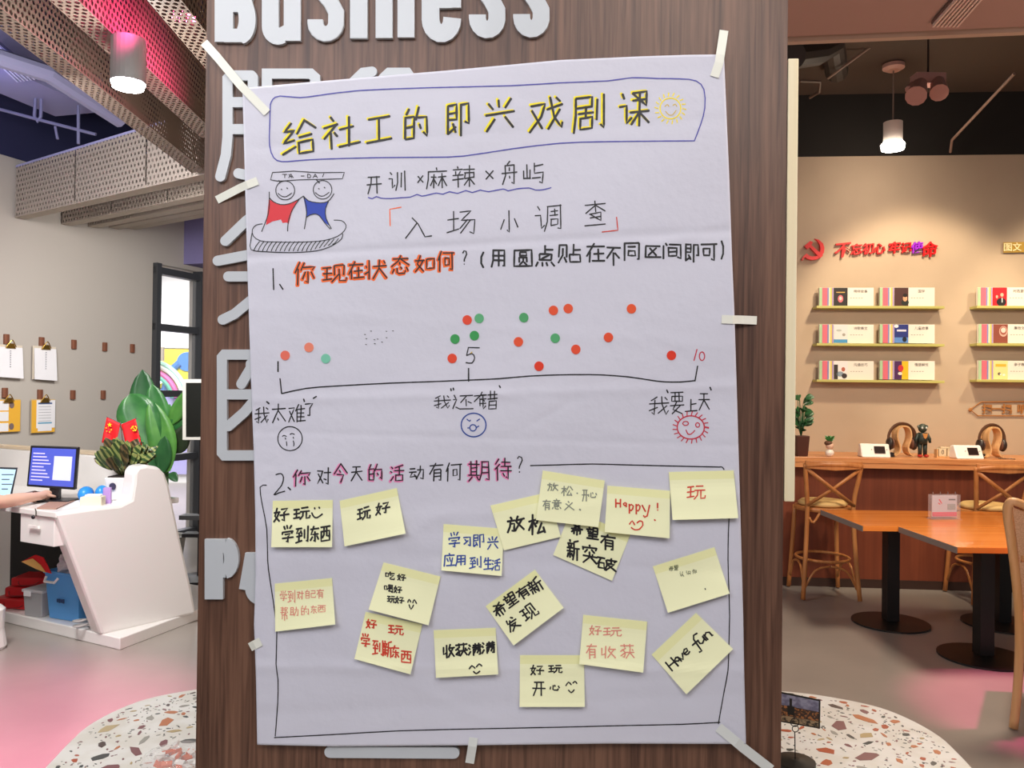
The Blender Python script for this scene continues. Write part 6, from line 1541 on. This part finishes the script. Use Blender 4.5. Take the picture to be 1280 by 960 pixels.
# wooden perpetual calendar
p = cat_(1182, 572)
t = thing('block_calendar', 'small wooden block calendar between the figurine and the right player', 'calendar', p)
MB().box(p + Vector((0, 0, .006)), (.15, .05, .012)).build('tray', M_hw, t, bevel=.002)
for s_ in (-1, 1): MB().box(p + Vector((s_ * .08, 0, .035)), (.010, .05, .07)).build('side_post', M_hw, t, bevel=.002)
for s_, d_ in ((-1, '0'), (1, '0')):
    q = MB().box(p + Vector((s_ * .036, 0, .044)), (.062, .045, .062)).build('number_block', mat('block_pale', 'd8c8a8', .6), t, bevel=.002)
    M = Matrix(((1, 0, 0), (0, 0, -1), (0, 1, 0))).to_4x4(); M.translation = p + Vector((s_ * .036, -.0235, .045)); text_obj('numeral', d_, .05, M, mat('print_grey_dark', '55504c', .6), q, ext=.0004)
MB().box(p + Vector((.01, 0, .083)), (.12, .04, .012)).build('month_bar', mat('block_pale', 'd8c8a8', .6), t)
# thin cable near the right headphones
q0 = cat_(1256, 574)
MB().tube(smooth_path([q0 + Vector((x, y, .004)) for x, y in ((-.04, .02), (0, -.01), (.03, .01), (.07, -.02), (.05, -.04))], 4), .003, 6).build('earphone_cable', MATS['black_plastic'], label='thin black cable lying by the right headphone stand', cat='cable')
# ---------------------------------------------------------------- bar stools
M_st = wood('stool_wood', 'ae6c38', 'c78850', 30, .4, axis=2, bumpy=.05); M_cush = mat('cushion_cream', 'dcb878', .7)
def stool(loc, rz, lab):
    t = thing('bar_stool', lab, 'bar stool', loc, rz, 'cross-back bar stools')
    # local: x right, y towards the counter (front); back of the stool at -y (camera side)
    def TT(pts, r, nm, par=t, n=8, closed=False):
        mb = MB(); mb.tube(smooth_path(pts, 3, closed), r, n, closed); return mb.build(nm, M_st, par, smooth=True, local=True)
    H = 1.08
    for s_ in (-1, 1):
        TT([(s_ * .215, -.235, .01), (s_ * .19, -.205, .35), (s_ * .175, -.19, .72), (s_ * .2, -.23, .95), (s_ * .212, -.255, 1.06)], .018, 'leg')
        TT([(s_ * .20, .21, .01), (s_ * .18, .19, .35), (s_ * .165, .17, .69)], .018, 'leg')
        TT([(s_ * .165, -.2, .64), (s_ * .13, -.2, .60), (s_ * .075, -.19, .685)][::1], .010, 'seat_brace')
    TT([(-.21, -.255, 1.045), (-.1, -.285, 1.06), (0, -.29, 1.06), (.1, -.285, 1.06), (.21, -.255, 1.045)], .022, 'top_rail')
    mb = MB(); vs = []
    for i in range(9):
        x = -.215 + .43 * i / 8; y = -.252 - .035 * (1 - (x / .215) ** 2)
        vs += [(x, y, 1.085), (x, y - .018, 1.085), (x, y, 1.015 + .012 * abs(x / .215)), (x, y - .018, 1.015 + .012 * abs(x / .215))]
    fs = []
    for i in range(8):
        o = 4 * i; fs += [(o, o + 1, o + 5, o + 4), (o + 1, o + 3, o + 7, o + 5), (o + 3, o + 2, o + 6, o + 7), (o + 2, o, o + 4, o + 6)]
    fs += [(0, 2, 3, 1), (32, 33, 35, 34)]
    mb.add(vs, fs); mb.build('back_slat', M_st, t, local=True, bevel=.004)
    for s_ in (-1, 1):
        mb = MB(); mb.tube([(-s_ * .20, -.25, 1.02), (0, -.245 - .006 * s_, .865), (s_ * .178, -.20, .735)], .013, 8, flat=1.4); mb.build('cross_bar', M_st, t, local=True, smooth=True)
    mb = MB(); mb.lathe([(.19, .675), (.215, .68), (.22, .695), (.215, .71), (.19, .712)], (0, -.01, 0), 28); mb.build('seat', M_st, t, local=True, smooth=False)
    mb = MB(); mb.lathe([(.12, .712), (.18, .716), (.19, .735), (.165, .755), (.08, .762)], (0, -.01, 0), 28); mb.build('cushion', M_cush, t, local=True, smooth=True)
    mb = MB(); mb.tube([(.20 * math.cos(a), .215 * math.sin(a) - .01, .30) for a in [i * math.pi / 12 for i in range(24)]], .012, 8, closed=True); mb.build('foot_ring', M_st, t, local=True, smooth=True)
    for s_ in (-1, 1):
        TT([(s_ * .205, -.22, .08), (s_ * .12, -.215, .23), (s_ * .0, -.21, .265)], .009, 'arch')
        TT([(s_ * .2, -.2, .09), (s_ * .195, -.1, .24), (s_ * .19, 0, .265)], .009, 'arch')
        TT([(s_ * .19, .2, .09), (s_ * .195, .1, .24), (s_ * .19, 0, .265)], .009, 'arch')
    return t
s1p = atz(1040, 749, 0); proto = stool((s1p.x - .02, s1p.y + .16, 0), -.06, 'cross-back wooden bar stool with cream seat, beside the column')
s2p = atz(1250, 757, 0); copy_tree(proto, (s2p.x + .0, s2p.y + .2, 0), -.02, 'cross-back wooden bar stool behind the table, below the arrow sign')
# ---------------------------------------------------------------- tables
M_tt = wood('table_wood', 'dc7826', 'ee9240', 26, .22, coat=.25, axis=0, bumpy=.03); M_te = mat('table_edge_grey', '8c7f78', .5); M_bk = mat('black_metal', '151515', .4)
def rtable(x0, x1, y0, y1, peds, lab, rz=0):
    t = thing('cafe_table', lab, 'table', ((x0 + x1) / 2, (y0 + y1) / 2, 0))
    MB().box(((x0 + x1) / 2, (y0 + y1) / 2, .733), (x1 - x0, y1 - y0, .034)).build('tabletop', M_tt, t, bevel=.002)
    for px, py in peds:
        MB().box((px, py, .368), (.085, .085, .69)).build('column_leg', M_bk, t)
        MB().lathe([(.255, 0), (.255, .012), (.06, .02)], (px, py, 0), 36).build('base_plate', M_bk, t)
        MB().box((px, py, .708), (.4, .08, .014)).build('top_bracket', M_bk, t)
    MB().box((x0 - .0015, (y0 + y1) / 2, .731), (.002, y1 - y0 - .004, .036)).build('edge_band', M_te, t)
    return t
P1, P2, P3, P4 = atz(1022, 637, .75), atz(1079, 657.5, .75), atz(1118, 658, .75), atz(1197, 684, .75)
g1 = atz(1113, 779, 0); g2 = atz(1229, 822, 0)
rtable(P2.x, P2.x + 1.3, P3.y + .002, P1.y, [(g1.x, g1.y), (g1.x + .78, g1.y)], 'orange-brown wooden cafe table nearer the bar stools')
rtable(P4.x, P4.x + 1.25, P4.y, P3.y - .002, [(g2.x, g2.y), (g2.x + .75, g2.y)], 'orange-brown wooden cafe table at the front, nearer the camera')
# acrylic menu stand
p = atz(1182, 649.5, .75)
t = thing('menu_stand', 'clear acrylic menu stand with pink and white card on the table', 'menu stand', p, .12)
def loc_box(c, d, nm, m, par=t, **kw):
    mb = MB(); mb.box(c, d); return mb.build(nm, m, par, local=True, **kw)
acr = mat('clear_acrylic', 'f4f4ff', .05, alpha=.12)
loc_box((0, 0, .088), (.215, .006, .165), 'front_pane', acr); loc_box((0, .03, .088), (.215, .006, .165), 'back_pane', acr); loc_box((0, .015, .003), (.215, .07, .005), 'foot', acr)
for i in range(4): loc_box((-.085 + i * .055, .015, .178), (.005, .005, .02), 'ring_pin', mat('silver', 'c9c9cc', .25, metal=.9))
crd = loc_box((.0, .015, .090), (.18, .006, .145), 'menu_card', mat('menu_white', 'c0bcca', .5))
loc_box((.0, .0115, .035), (.18, .001, .03), 'pink_band', mat('menu_pink', 'd8345c', .5), crd); loc_box((.055, .0115, .135), (.05, .001, .010), 'dark_heading', mat('menu_dark', '3c4450', .5), crd)
loc_box((.05, .0115, .085), (.06, .001, .04), 'grey_picture', mat('menu_grey', '8c9498', .5), crd)
mb = MB(); mb.prism([(-.045, .0105, .135), (-.038, .0105, .14), (-.018, .0105, .11), (-.022, .0105, .105)], (0, .001, 0)); mb.build('red_logo', mat('menu_red', 'd82438', .5), crd, local=True)
mb = MB(); mb.prism([(-.05, .0105, .11), (-.044, .0105, .115), (-.03, .0105, .105), (-.034, .0105, .1)], (0, .001, 0)); mb.build('red_logo', mat('menu_red', 'd82438', .5), crd, local=True)
# ---------------------------------------------------------------- woven chair at the right edge
M_ch = wood('chair_ash', 'c9955c', 'deb184', 30, .45, axis=2, bumpy=.05)
CY = 3.85
ch = thing('woven_chair', 'light wood chair with woven cane back at the right edge', 'chair', (atz(1267, 913, 0).x + .22, CY + .15, 0))
def cp(px, py, dy=0): return at(px, py, CY + dy)
def CT(pts, r, nm, n=10): return MB().tube(smooth_path(pts, 4), r, n).build(nm, M_ch, ch, smooth=True)
foot = atz(1267, 912, .0); fx = foot.x
CT([(fx, foot.y, .008), cp(1273, 845), cp(1274, 770, -.02), cp(1266, 690, -.04), cp(1259.5, 645, -.06), cp(1261, 630, -.07), cp(1270, 627.5, -.08), cp(1300, 640, -.10), cp(1350, 655, -.11)], [.017] * 33 if 0 else .020, 'left_frame')
bk0 = [cp(1266, 634, -.06), cp(1274, 700, -.03), cp(1279, 760, -.01), cp(1345, 780, -.04), cp(1345, 664, -.1)]
MB().prism(bk0, (0, .008, 0)).build('woven_back', mat('cane_weave', 'd8b490', .7, noise=('bf9674', (220, 220, 220), 2, .4, .6)), ch)
CT([cp(1276, 698, -.03), cp(1310, 700, -.05), cp(1350, 702, -.08)], .016, 'cross_rail')
zc = .47; MB().prism([(fx + .02, CY - .02, zc), (fx + .44, CY - .1, zc), (fx + .74, CY + .36, zc), (fx + .32, CY + .42, zc)], (0, 0, .035)).build('seat', M_ch, ch, bevel=.008)
for dx, dy in ((.43, -.08), (.70, .32), (.34, .38)): MB().tube([(fx + dx + .02, CY + dy, .008), (fx + dx, CY + dy, zc)], .017, 8).build('leg', M_ch, ch, smooth=True)
